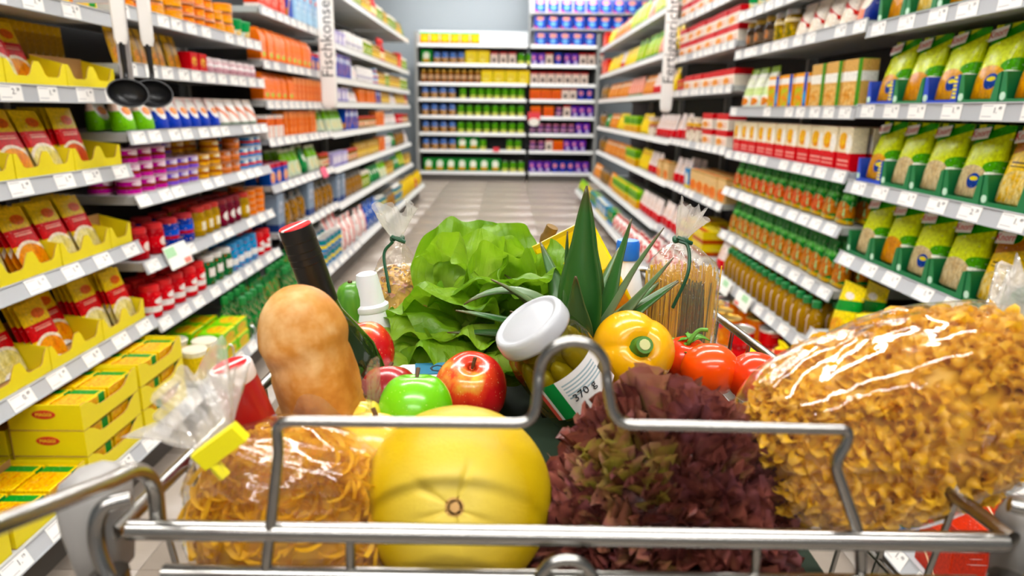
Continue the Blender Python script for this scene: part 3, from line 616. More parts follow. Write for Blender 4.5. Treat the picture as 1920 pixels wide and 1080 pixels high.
# ------------------------------------------------------------------ what stands on each shelf
def sachet_trays(i, cols, y_from, per=6):
    """near left bay: scalloped yellow trays with soup sachets leaning in columns"""
    side, k = 'L', 0; x, s = SIDE[side]; lv = LEVELS[(side, k)]; z = lv[i]; fx = front_x(side, z)
    above = lv[i-1]-z-0.05 if i else 0.3
    place = f'{shelf_word(i, len(lv))}, {BAYNAME[(side, k)]}'
    y = Y0[side]+y_from; my = mat('tray_yellow', 'f0dc00', 0.45); W = 0.124
    key = ('tray', per)
    for c in range(0, len(cols), 2):
        grp = cols[c:c+2]; w = W*len(grp); dep = 0.20 if grp[0] else 0.10
        kk = ('ytray', len(grp), dep)
        if kk not in RMESH: RMESH[kk] = tray_mesh(w-0.004, dep, 0.066, 0.09, len(grp), my, 'display_tray', 0.58)
        yc = y+w/2
        t = ob('display_tray', RMESH[kk], None, (fx-s*(0.032+dep/2), yc, z+0.0005), (0, 0, PI/2*s))
        tag(t, f'{ORD[(len(cols)-1-c)//2]} scalloped yellow cardboard display tray from far end, {place}', 'tray', 'yellow sachet trays')
        for q, key in enumerate(grp):
            if key is None: continue
            n = per if (c+q) % 3 else per-2
            ln = random.uniform(14, 24)
            gone = random.choice((0, 0, 1, 2, 3))       # a column that has been shopped from stands further back
            for b in range(n-gone):
                xx = fx-s*(0.032+0.022+(b+gone)*0.0185)
                pre = 'front' if b == 0 else ORD[b]
                lab = f'{pre} {DES[key]["desc"]} in {ORD[len(cols)-1-c-q]} column from far end, {place}'
                put(key, above-0.002, (xx, y+W*(q+0.5)+random.uniform(-.001, .001), z+0.0045), PI/2*s, lab, f'soup sachets in yellow trays, {place}', lean=ln-b*0.8)
        y += w
sachet_trays(1, ['soup_b', 'soup_a', 'soup_b', 'soup_a', 'soup_a', 'soup_b', 'soup_b', 'soup_a', None, None], 0.60-0.496, 6)
sachet_trays(2, ['soup_b', 'soup_a', 'soup_c', 'soup_b', 'soup_a', 'soup_b', 'soup_a', 'soup_b', 'soup_c', None], 0.58-0.496, 6)
sachet_trays(3, ['soup_a', 'soup_b', 'soup_b', 'soup_a', 'soup_b', 'soup_a', 'soup_b', 'soup_b', None], 0.46-0.248, 5)
sachet_trays(4, ['soup_b', 'soup_a', 'soup_a', 'soup_b', 'soup_c', 'soup_b', 'soup_a', 'soup_a', 'soup_b', 'soup_b'], 0.32-0.248, 5)
def gold_rack():
    """gold sachets in a rack at the back of the near left bay"""
    z = LEVELS[('L', 0)][1]; place = 'second shelf, nearest left bay'
    for j in range(8):
        put('gold_s', .15, (-1.392, 2.0+j*0.033, z+0.045), 1.15, f'{ORD[j]} golden brown sauce sachet from the camera, {place}', 'gold sachets behind the yellow trays', lean=4)
    mb = MB(); mb.box((0, 0, 0.021), (0.11, 0.29, 0.042)); 
    o = ob('sachet_carton', mb.mesh('sachet_carton', mat('carton_brown', '5a4a30', .6), False), None, (-1.392, 2.115, z+0.0008)); tag(o, 'dark brown carton under the golden sachets beside the ladles', 'carton')
gold_rack()
fill('L', 0, 0, [('cube_box', 1)], 0.7)
def stock_cubes():
    """yellow trays of stock cube cartons stacked on the bottom shelf of the near left bay"""
    z = LEVELS[('L', 0)][5]; my = mat('tray_yellow', 'f0dc00', 0.45); mo = mat('print_oval_red', 'd0381c', 0.5); place = 'bottom shelf, left bay nearest the camera'
    mb = MB(); w, dd, h = 0.27, 0.19, 0.0712
    tm = tray_mesh(w, dd, h, h, 1, my, 'display_tray', 0.45)
    me, hh = pack_mesh('cube_box', 0.055); n = 0
    ov = MB(); ov.loft([[Vector((0.030*math.cos(a)*k, -0.0012*e, 0.012*math.sin(a)*k)) for a in [2*PI*j/20 for j in range(20)]] for k, e in ((1, 0), (1, 1), (0.97, 1))]); om = ov.mesh('brand_oval', mo)
    tx = text_mesh('MAGGI', 0.013, mat('print_yellow', 'f4e020', .5))
    spots = [(1.06, 1), (1.345, 1), (1.63, 3), (1.915, 3)]
    for si, (y, lay) in enumerate(spots):
        st = ORD[len(spots)-1-si]
        for b in range(2):
            x = -1.04-0.03-dd/2-b*(dd+0.012)
            for q in range(lay if b == 0 else max(1, lay-1)):
                zz = z+0.0005+q*(h+0.0015); n += 1
                t = ob('display_tray', tm, None, (x, y+w/2, zz), (0, 0, PI/2))
                pos = f'{ORD[q]}-tier {"back" if b else "front"}-row'
                tag(t, f'{pos} yellow stock cube tray, {st} stack from far end, bottom left shelf', 'tray', 'yellow stock cube trays')
                o1 = ob('brand_oval', om, t, (-w/2-0.0005, 0.0, 0.045), (0, 0, -PI/2))
                ob('lettering', tx, t, (-w/2-0.0022, 0.0, 0.045), (PI/2, 0, -PI/2))
                for c, (ox, oy) in enumerate(((-0.068, -0.045), (0.068, -0.045), (-0.068, 0.045), (0.068, 0.045))):
                    put('cube_s', 0.058, (x-oy*1, y+w/2+ox, zz+0.0035), PI/2, f'{("near-front", "far-front", "near-rear", "far-rear")[c]} yellow carton in {pos} stock cube tray, {st} stack from far end', 'stock cube cartons in the yellow trays')
d('cube_s', 'box', .125, .082, .068, 'f0c80c', (('f', .35, .6, .35, .4, 'f08a1c', 'f8e468', 8), ('r', .70, .93, .1, 1, '1a8a2a'), ('l', .05, .68, .1, .95, 'd89018', 70)), 'stock_cube_carton', 'carton', 'yellow stock cube carton')
stock_cubes()
F = fill
F('L', 1, 0, [('org_tin', 2), ('ylw_tin', 2), ('org_tin', 2), ('ylw_tin', 1.6), ('grn_tub', 1.6)])
F('L', 1, 1, [('gold_s', 4.5), ('red_bx', 1.6), ('pink_jar', 5.2)])
F('L', 1, 2, [('cup_g', 2.0), ('cup_b', 4.4), ('cup_w', 3.6)], back=True)
F('L', 1, 3, [('mag_tin', 2.6), ('vio_tin', 2.4), ('gol_tin', 2.2), ('tan_tin', 2.0), ('blu_tin', 2.6)], back=True)
F('L', 1, 4, [('red_jar', 2), ('blue_jar', 2.3), ('amb_jar', 2.2), ('plum_jar', 2.2), ('amb_jar', 1), ('org_pot', 2)], back=True)
F('L', 1, 5, [('rw_jar', 4), ('gw_jar', 2.2), ('bw_jar', 2.8), ('rw_jar', 1.8)], back=True)
F('L', 1, 6, [('yel_cup', 1.7), ('lime_box', 2.2), ('grn_btl', 2.2), ('grn_pak', 2.4), ('grn_btl', 2.2)], back=True)
F('L', 2, 0, [('redpink', 3), ('blue_p', 1.2), ('ltblue', 4)])
F('L', 2, 1, [('salmon', 7), ('blue_or', 1.5), ('wht_jar', 1)])
F('L', 2, 2, [('salmon', 4), ('salm_b', 6)])
F('L', 2, 3, [('org_wht', 2.4), ('salm_b', 5.2), ('wgreen', 2.4)])
F('L', 2, 4, [('blue_or', 2.6), ('wgreen', 2.6), ('green_p', 1.4), ('wgreen', 2), ('spice_j', 1.6)], back=True)
F('L', 2, 5, [('gry_box', 1.4), ('brn_bag', 3.4), ('gry_box', 1.2), ('brn_bag', 4)], back=True)
F('L', 2, 6, [('grn_pak', 3), ('by_can', 3.4), ('rw_bag', 3)], back=True)
F('L', 3, 0, [('blue_p', 3), ('salm_b', 1.4), ('white_p', 3), ('grn_jar', 2.4)])
F('L', 3, 1, [('white_p', 1.6), ('lav_p', 2.6), ('wht_jar', 4.6)])
F('L', 3, 2, [('blue_p', 6), ('white_p', 2.4), ('wht_jar', 2)])
F('L', 3, 3, [('spice_j', 2), ('lav_p', 2.6), ('white_p', 3), ('salm_b', 2)])
F('L', 3, 4, [('wgreen', 3.4), ('blue_p', 3.4), ('spice_j', 2.6)])
F('L', 3, 5, [('lav_p', 4), ('spice_j', 3), ('gld_jar', 3)])
F('L', 3, 6, [('gry_box', 2), ('brn_bag', 4), ('grn_jar', 2)])
F('L', 3, 7, [('rw_bag', 3), ('blue_bag', 4), ('by_can', 3)])
F('L', 4, 0, [('gld_jar', 3), ('red_btl', 2.4), ('grn_jar', 3), ('gld_jar', 2)])
F('L', 4, 1, [('grn_jar', 3), ('gld_jar', 3), ('red_btl', 2), ('gld_jar', 2)])
F('L', 4, 2, [('wht_jar', 3), ('blu_tin', 2), ('gld_jar', 3), ('grn_jar', 2)])
F('L', 4, 3, [('salm_b', 3), ('blue_p', 2), ('gld_jar', 4)])
F('L', 4, 4, [('spice_j', 3), ('salm_b', 3), ('white_p', 3)])
F('L', 4, 5, [('gld_jar', 4), ('salm_b', 2), ('wht_jar', 3)])
F('L', 4, 6, [('green_p', 4), ('wgreen', 3), ('gld_jar', 3)])
F('L', 4, 7, [('brn_bag', 4), ('by_can', 4), ('ylw_bag', 3)])
F('L', 5, 0, [('grn_jar', 4), ('gld_jar', 3), ('grn_pak', 3)])
F('L', 5, 1, [('gld_jar', 4), ('redpink', 2), ('grn_jar', 3)])
F('L', 5, 2, [('gld_jar', 5), ('grn_jar', 4)])
F('L', 5, 3, [('white_p', 3), ('gld_jar', 4), ('red_btl', 2)])
F('L', 5, 4, [('white_p', 3), ('red_jar', 3), ('spice_j', 3)])
F('L', 5, 5, [('green_p', 2), ('brn_bag', 4), ('white_p', 2)])
F('L', 5, 6, [('green_p', 3), ('limebag', 3), ('gld_jar', 3)])
F('L', 5, 7, [('ylw_bag', 5), ('red_jar', 1), ('ylw_bag', 4)])

def pouch_trays(i, keys, blue, y_from, step):
    """near right bay: lime pouches standing in green (or blue) trays with a cut-out front"""
    side, k = 'R', 0; x, s = SIDE[side]; lv = LEVELS[(side, k)]; z = lv[i]; fx = front_x(side, z)
    above = lv[i-1]-z-0.05; place = f'{shelf_word(i, len(lv))}, {BAYNAME[(side, k)]}'
    mg = mat('tray_green', '0c7a40', 0.45); mbz = mat('tray_blue', '1c48c0', 0.45); dep = 0.26; w = step-0.006
    for q, bl in ((('g'), mg), (('b'), mbz)):
        if ('ptray', q, w) not in RMESH: RMESH[('ptray', q, w)] = tray_mesh(w, dep, 0.078, 0.08, 1, bl, 'pouch_tray', 0.82, 0.0025, 0.07, 0.08)
    tx = text_mesh('Knorr', 0.026, M_LOGO); bt = MB(); rbox(bt, 0.062, 0.0012, 0.030, 0.0004); bt = bt.mesh('logo_plate', M_LOGOW)
    lf = MB(); lf.loft([[Vector((0.010*math.cos(a), e, 0.010*math.sin(a))) for a in [2*PI*j/10 for j in range(10)]] for e in (0, -0.001)]); lf = lf.mesh('leaf_mark', mat('print_mint', 'c8e8d0', .5))
    pj = MB()
    for q in range(6): pj.box((-0.025+q*0.01, 0, 0), (0.006, 0.0006, 0.013 if q % 2 else 0.016))
    pj = pj.mesh('print_mark', mat('print_yellow', 'f4e020', .5), False)
    for c, key in enumerate(keys):
        yc = Y0[side]+y_from+step*(c+0.5)
        kind = 'b' if c in blue else 'g'
        t = ob('pouch_tray', RMESH[('ptray', kind, w)], None, (fx-s*(0.032+dep/2), yc, z+0.0005), (0, 0, PI/2*s))
        tag(t, f'{ORD[len(keys)-1-c]} {"blue" if kind == "b" else "dark green"} cut-out pouch tray from far end, {place}', 'tray', 'pouch trays')
        ob('leaf_mark', lf, t, (-w/2+0.012, -dep/2-0.0002, 0.02))
        if kind == 'b': ob('print_mark', pj, t, (w/2-0.012, -dep/2-0.0004, 0.045), (0, -PI/2, 0))
        for b in range(3):
            lab = f'{"front" if b == 0 else ORD[b]} {DES[key]["desc"]} in {ORD[len(keys)-1-c]} tray from far end, {place}'
            o, hh = put(key, above-0.006, (fx-s*(0.032+0.046+b*0.074), yc+random.uniform(-.003, .003), z+0.0045), PI/2*s+random.uniform(-.015, .015), lab, f'pouches in trays, {place}', lean=7)
            if b == 0:
                pl = ob('logo_plate', bt, o, (-0.032, -0.0165, hh*0.795), (math.radians(-10), math.radians(-8), 0))
                ob('lettering', tx, pl, (0, -0.0012, 0.015), (PI/2, 0, 0))
ST = 0.158
pouch_trays(2, ['p_tan', 'p_bad']+['p_tan', 'p_tan', 'p_bad', 'p_bad', 'p_tan', 'p_bad'], (5, 7), 0.375-2*ST, ST)
pouch_trays(3, ['p_pab', 'p_yel', 'p_pal', 'p_yel', 'p_pab', 'p_pal', 'p_pal', 'p_bad'], (7,), 0.375-2*ST, ST)
pouch_trays(4, ['p_tan', 'p_pal', 'p_yel', 'p_yel', 'p_pal', 'p_pab', 'p_tan', 'p_pal'], (), 0.375-2*ST, ST)
pouch_trays(1, ['p_yel', 'p_tan', 'p_tan', 'p_yel', 'p_tan', 'p_tan', 'p_yel', 'p_tan'], (), 0.375-2*ST, ST)
F('R', 0, 5, [('gr_pk', 1.5), ('grn_cup', 2.4), ('yel_can', 1.0), ('yg_box', 1.7)], 0.5, back=True)
F('R', 0, 6, [('rd_pk', 1.6), ('gr_pk', 1.6), ('yel_pk', 2.6), ('limebag', 1), ('yel_pk', 2.2), ('rd_pk', 1)], 0.15, back=True)
F('R', 1, 0, [('bl_or', 1.6), ('wr_bag', 4), ('grn_tub', 3)])
F('R', 1, 1, [('bl_or', 1.2), ('wr_bag', 4.4), ('gld_j2', 2), ('drk_jar', 3.2)])
F('R', 1, 2, [('tan_box', 3.4), ('ogb_box', 3.8), ('veg_bag', 3.4)])
F('R', 1, 3, [('soup_bx', 9)], back=True)
F('R', 1, 4, [('gb_p', 1.8), ('go_p', 8)], back=True)
F('R', 1, 5, [('gb_p', 9)], back=True)
F('R', 1, 6, [('sce_btl', 7), ('rw_pk', 1.4)], back=True)
F('R', 1, 7, [('yel_pk', 1.6), ('red_can', 1.6), ('or_can', 2.8), ('rw_can', 4)], back=True)
F('R', 2, 0, [('rwc', 8)])
F('R', 2, 1, [('rwc', 8)])
F('R', 2, 2, [('rwc', 6.5), ('red_bx', 1.5)])
F('R', 2, 3, [('rwc', 4.4), ('wyr', 2.6), ('rw_pk', 2.4)])
F('R', 2, 4, [('tanc', 5), ('bluepk', 1), ('rw_pk', 2.6)], back=True)
F('R', 2, 5, [('yelc', 3), ('yelc', 2), ('rw_pk', 4)], back=True)
F('R', 2, 6, [('rwround', 8)], back=True)
F('R', 3, 0, [('limebag', 7), ('pinkbag', 2)])
F('R', 3, 1, [('yelbag', 2.6), ('pinkbag', 3), ('limebag', 4)])
F('R', 3, 2, [('yelbag', 1.6), ('rw_pk', 4), ('orgbag', 3)])
F('R', 3, 3, [('rw_pk', 4), ('wyr', 1.6), ('yelbag', 2.6)])
F('R', 3, 4, [('tanc', 3), ('rw_pk', 3), ('yelbag', 3)])
F('R', 3, 5, [('rw_pk', 5), ('tri', 3)])
F('R', 3, 6, [('rwround', 6), ('gr_pk', 2)])
F('R', 4, 0, [('limebag', 5), ('orgbag', 3)])
F('R', 4, 1, [('limebag', 3), ('yelbag', 4), ('rw_pk', 2)])
F('R', 4, 2, [('pinkbag', 4), ('orgbag', 3)])
F('R', 4, 3, [('tri', 4), ('yelbag', 3)])
F('R', 4, 4, [('tri', 3), ('orgbag', 4)])
F('R', 4, 5, [('tri', 6), ('orgbag', 3)])
F('R', 4, 6, [('bluepk', 4), ('gr_pk', 3)])
F('R', 5, 0, [('orgbag', 3), ('yelbag', 3), ('redpink', 2)])
F('R', 5, 1, [('yelbag', 5), ('redpink', 3)])
F('R', 5, 2, [('orgbag', 4), ('brn_bag', 3)])
F('R', 5, 3, [('orgbag', 4), ('green_p', 2), ('brn_bag', 3)])
F('R', 5, 4, [('orgbag', 6), ('brn_bag', 3)])
F('R', 5, 5, [('brn_bag', 3), ('orgbag', 4)])
F('R', 5, 6, [('ylw_bag', 3), ('limebag', 4)])

# ------------------------------------------------------------------ end wall shelving
END_Y = 11.2
ELV = [2.075, 1.79, 1.505, 1.27, 1.01, 0.75, 0.485, 0.145]
def end_bay(x0, x1, label, extra):
    root = thing('end_shelving', label, 'shelving', (x0, END_Y, 0), group='end wall shelving'); w = x1-x0
    pale = mat('back_panel_pale', 'c8ccd0', .6)
    top = ELV[0]+(0.235 if not extra else 0.9)
    mb = MB(); mb.box((w/2, 0.45, ELV[0]/2), (w-0.01, 0.02, ELV[0])); ob('back_panel', mb.mesh('back_panel', M_BACK, False), root)
    mb = MB(); mb.box((w/2, 0.45, (ELV[0]+top)/2+0.002), (w-0.01, 0.02, top-ELV[0])); ob('header_panel', mb.mesh('header_panel', pale, False), root)
    for x in ((0.0,) if not extra else (w,)):
        mb = MB(); mb.box((x, 0.2, (ELV[0]+0.18)/2), (0.04, 0.46, ELV[0]+0.18)); ob('side_frame', mb.mesh('side_frame', M_POST, False), root)
    mb = MB(); mb.box((w/2, 0.23, 0.05), (w-0.05, 0.4, 0.098)); ob('plinth', mb.mesh('plinth', M_PLINTH, False), root)
    for z in ELV:
        mb = MB(); mb.box((w/2, 0.22, -0.014), (w-0.05, 0.42, 0.028)); sh = ob('shelf', mb.mesh('shelf', M_SHELF, False), root, (0, 0, z))
        mb = MB(); rbox(mb, w-0.05, 0.006, 0.050, 0.0015, -0.025); ob('price_rail', mb.mesh('price_rail', M_RAILW, False), sh, (w/2, -0.002, -0.016), (-0.2, 0, 0))
    return root
end_bay(-1.40, 0.33, 'left half of the white shelving across the aisle end', False)
end_bay(0.335, 1.40, 'right half of the white shelving across the aisle end', True)
def wall_shelves():
    t = thing('wall_shelf', 'two thin grey wall shelves of blue cartons above the end shelving', 'shelf', (0.36, END_Y+0.1, 0))
    for z in (2.32, 2.555):
        mb = MB(); mb.box((0.95, 0.18, z), (1.9, 0.38, 0.02)); ob('shelf', mb.mesh('shelf', M_SHELF, False), t)
    mb = MB(); mb.box((0.95, 0.40, 2.6), (1.9, 0.02, 0.7)); ob('back_panel', mb.mesh('back_panel', mat('wall_grey', '8e979d', 0.7), False), t)
    for x in (-0.012, 1.912):
        mb = MB(); mb.box((x, 0.3, 2.5), (0.02, 0.2, 0.85)); ob('bracket', mb.mesh('bracket', M_POST, False), t)
wall_shelves()
def erow(x, z, row, place, above, y=END_Y+0.05):
    for key, n, step in row:
        for j in range(n):
            D = DES[key]; lab = f'{nth((key, place))} {D["desc"]} counted rightward, {place}'
            put(key, above, (x+step*(j+0.5), y+D['d']/2, z+0.0005), random.uniform(-.03, .03), lab, f'{D["desc"]} row, {place}')
        x += step*n
ENDROWS = [
 (-1.35, [('e_orb', 6, .155)], 0.42, [('e_blue', 5, .187)]),
 (-1.35, [('e_gbag', 1, .2), ('e_bbr', 4, .125), ('e_yel', 2, .19), ('e_wht', 3, .14), ('e_grn', 2, .13)], 0.36, [('e_pur', 2, .115), ('e_wht', 1, .12), ('e_navy', 1, .16), ('e_pur', 2, .12), ('e_wht', 3, .13)]),
 (-1.35, [('e_brn', 9, .105), ('e_yel', 4, .19)], 0.36, [('e_wht', 6, .13), ('e_wht', 1, .13)]),
 (-1.35, [('e_bbr', 4, .14), ('e_grn', 1, .2), ('e_grn', 7, .125)], 0.36, [('e_org', 3, .165), ('e_wht', 2, .12), ('e_navy', 2, .13)]),
 (-1.35, [('e_bbr', 4, .14), ('e_grn', 8, .135)], 0.36, [('e_org', 2, .2), ('e_prj', 1, .13), ('e_wht', 1, .12), ('e_pur', 3, .12)]),
 (-1.35, [('e_bbr', 4, .14), ('e_grn', 8, .135)], 0.36, [('e_prj', 6, .122), ('e_pur', 2, .115)]),
 (-1.35, [('e_bbr', 4, .14), ('e_gbag', 2, .18), ('e_grn', 1, .12), (None, 1, .3), ('e_grn', 2, .13)], 0.36, [('e_prj', 2, .13), ('e_wht', 1, .12), ('e_org', 1, .17), ('e_pur', 3, .12)]),
 (-1.33, [('e_gbag', 7, .178), ('e_grn', 3, .13)], 0.36, [('e_pur', 3, .12), ('e_navy', 3, .125), ('e_pur', 2, .12)])]
for i, (xa, ra, xb_, rb) in enumerate(ENDROWS):
    ab = 0.5 if i == 0 else ELV[i-1]-ELV[i]-0.05
    for xs, rr, half in ((xa, ra, 'left'), (xb_, rb, 'right')):
        xx = xs
        for key, n, step in rr:
            if key: erow(xx, ELV[i], [(key, n, step)], f'{shelf_word(i, 8)} of {half} end shelving', ab)
            xx += n*step
for z, nm in ((2.33, 'lower'), (2.565, 'upper')):
    erow(0.40, z, [('e_blue', 9, .20)], f'{nm} wall shelf above end shelving', 0.3, END_Y+0.11)
def end_signs():
    mr = mat('sign_red', 'e03040', .5); mw = mat('sign_paper', 'f2ece2', .5)
    for x, z, lab in ((0.43, 0.96, 'red and white offer card hung on the end shelving'), (-0.16, 0.465, 'small red price card on the end shelving')):
        big = 'white' in lab; t = thing('offer_card', lab, 'card', (x, END_Y-0.012, z))
        mb = MB(); rbox(mb, 0.19 if big else 0.1, 0.003, 0.12 if big else 0.07, 0.001); ob('card', mb.mesh('card', mr), t)
        if big:
            mb = MB(); mb.lathe([(0.085, 0), (0.085, 0.003)], 20); o = ob('disc', mb.mesh('disc', mw), t, (0, -0.002, -0.03), (PI/2, 0, 0)); o.scale = (1, 0.72, 1)
end_signs()

# ------------------------------------------------------------------ aisle signs, ladles, shelf flyers, dividers
def aisle_sign(x, y, body, label, w):
    t = thing('aisle_sign', label, 'sign', (x, y, 0), group='blade signs on the shelving'); mw = mat('sign_white', 'e2e0dc', .5)
    mb = MB(); R = []
    for z, k in ((1.115, .55), (1.13, .9), (1.16, 1), (2.3, 1)): R.append(rect_ring(w*k, 0.035*k, z, 0.008))
    mb.loft(R); ob('panel', mb.mesh('panel', mw, True, 30), t)
    me = text_mesh(body, 0.105, M_INK, align='LEFT')
    ob('lettering', me, t, (0.004, -0.0182, 1.30), (PI/2, -PI/2, 0))
    mb = MB(); mb.box((0, 0.024, 1.72), (0.04, 0.012, 0.05)); mb.box((math.copysign(0.022, x), 0.033, 1.72), (0.05, 0.006, 0.05)); ob('bracket', mb.mesh('bracket', M_POST, False), t)
aisle_sign(-1.137, 4.62, 'Fischkonserven', 'white vertical aisle sign with black lettering on left shelving', 0.10)
aisle_sign(1.090, 4.90, 'Fertiggerichte', 'white vertical aisle sign with black lettering on right shelving', 0.08)
def ladles():
    mh = mat('ladle_handle', 'e8e4e0', .4); mk = mat('ladle_black', '1c1c1e', .35)
    st = thing('clip_strip', 'grey plastic clip strip hanging at the first left bay edge', 'clip strip', (-1.075, 2.045, 0))
    mb = MB(); mb.box((0, 0.012, 1.33), (0.036, 0.004, 0.34)); mb.box((-0.06, 0.016, 1.40), (0.13, 0.004, 0.02)); ob('strip', mb.mesh('strip', mat('strip_grey', 'a8a4a6', .4), False), st)
    for q, z in enumerate((1.435, 1.42)):
        mb = MB(); mb.tube([(0.01+q*0.05, 0.012, z), (0.01+q*0.05, -0.012-0.01, z)], 0.003); ob('hook', mb.mesh('hook', M_POST), st)
    for q, (x, y, lab) in enumerate(((-1.06, 2.02, 'black ladle with white handle hanging in front on the clip strip'), (-1.015, 2.075, 'black ladle with white handle hanging behind the other ladle'))):
        t = thing('ladle', lab, 'ladle', (x, y, 1.155), (0, 0, 0.25 if q == 0 else 0.1), group='ladles on the clip strip')
        mb = MB(); R = [rect_ring(ww, dd, z, 0.004) for z, ww, dd in ((0.125, .026, .012), (0.14, .034, .014), (0.26, .036, .014), (0.30, .028, .012))]; mb.loft(R); ob('handle', mb.mesh('handle', mh, True, 40), t)
        mb = MB(); mb.lathe([(0.006, -0.006), (0.008, 0), (0.006, 0.001)], 12, 0); ob('eyelet', mb.mesh('eyelet', mat('eyelet_tan', 'a87a4a', .5)), t, (0, -0.005, 0.275), (PI/2, 0, 0))
        mb = MB(); mb.tube(spline([(0, 0, 0.13), (0, 0.002, 0.08), (0, 0.005, 0.05), (0, 0.0, 0.035)], 4), [0.008]*5+[0.007]*8, 8); ob('shaft', mb.mesh('shaft', mk), t)
        mb = MB(); n = 24; R = []
        for k in range(9):
            a = k/8*PI/2; R.append([Vector((0.053*math.sin(a)*math.cos(b), 0.04-0.04*math.cos(a) if 0 else -0.042*math.cos(a), 0.040*math.sin(a)*math.sin(b))) for b in [2*PI*j/n for j in range(n)]])
        for k in range(8, -1, -1):
            a = k/8*PI/2; R.append([Vector((0.050*math.sin(a)*math.cos(b), -0.039*math.cos(a), 0.037*math.sin(a)*math.sin(b))) for b in [2*PI*j/n for j in range(n)]])
        mb.loft(R, 0, False, False); o = ob('bowl', mb.mesh('bowl', mk, True, 50), t, (0.004, -0.012, -0.004), (PI*0.93, 0.12, 0.15))
ladles()
def flyers():
    mg = mat('flyer_mint', 'a8d8a8', .5); mw = mat('flyer_white', 'f0f2ec', .5); mr = mat('flyer_red', 'e08070', .5); mp = mat('flyer_pink', 'e85a7a', .5)
    def card(x, y, z, s, w, h, label, scheme):
        t = thing('shelf_flyer', label, 'flyer', (x, y, z), (-0.35, 0, PI/2*s))
        mb = MB(); rbox(mb, w, 0.002, h, 0.0005); ob('card', mb.mesh('card', mw if scheme != 'pink' else mp), t)
        if scheme != 'pink':
            mb = MB(); mb.box((-w*0.27 if s > 0 else w*.1, -0.0014, h*0.72), (w*0.42, 0.0008, h*0.4)); ob('green_field', mb.mesh('green_field', mg, False), t)
            mb = MB(); mb.box((w*0.3*s, -0.0014, h*0.16), (w*0.3, 0.0008, h*0.24)); ob('red_field', mb.mesh('red_field', mr, False), t)
    card(-1.183, 2.50, 0.548, 1, 0.17, 0.085, 'mint and white flyer on the rail past the ladles', 'm')
    card(-1.183, 4.62, 0.672, 1, 0.13, 0.07, 'pink flyer on the left rail before the sign', 'pink')
    card(1.055, 3.27, 0.268, -1, 0.17, 0.07, 'mint flyer under the dressing bottles', 'm')
    card(1.055, 2.99, 0.268, -1, 0.17, 0.07, 'second mint flyer under the dressing bottles, nearer the camera', 'm')
    mb = MB(); mb.tube(fillet([(-1.035, 0, 0.0), (-1.035, 0, 0.055), (-1.45, 0, 0.085), (-1.45, 0, 0.0)], 0.02), 0.0035); dm = mb.mesh('rod', mat('rod_steel', 'd0d2d0', .25, .7))
    for j, y in enumerate((2.56, 2.80, 3.02, 3.27, 3.50)):
        t = thing('shelf_divider', f'{ORD[j]} steel rod divider between the green bottles on left bottom shelf', 'divider', (-0.018, y-0.0, 0.167), group='rod dividers'); ob('rod', dm, t)
flyers()

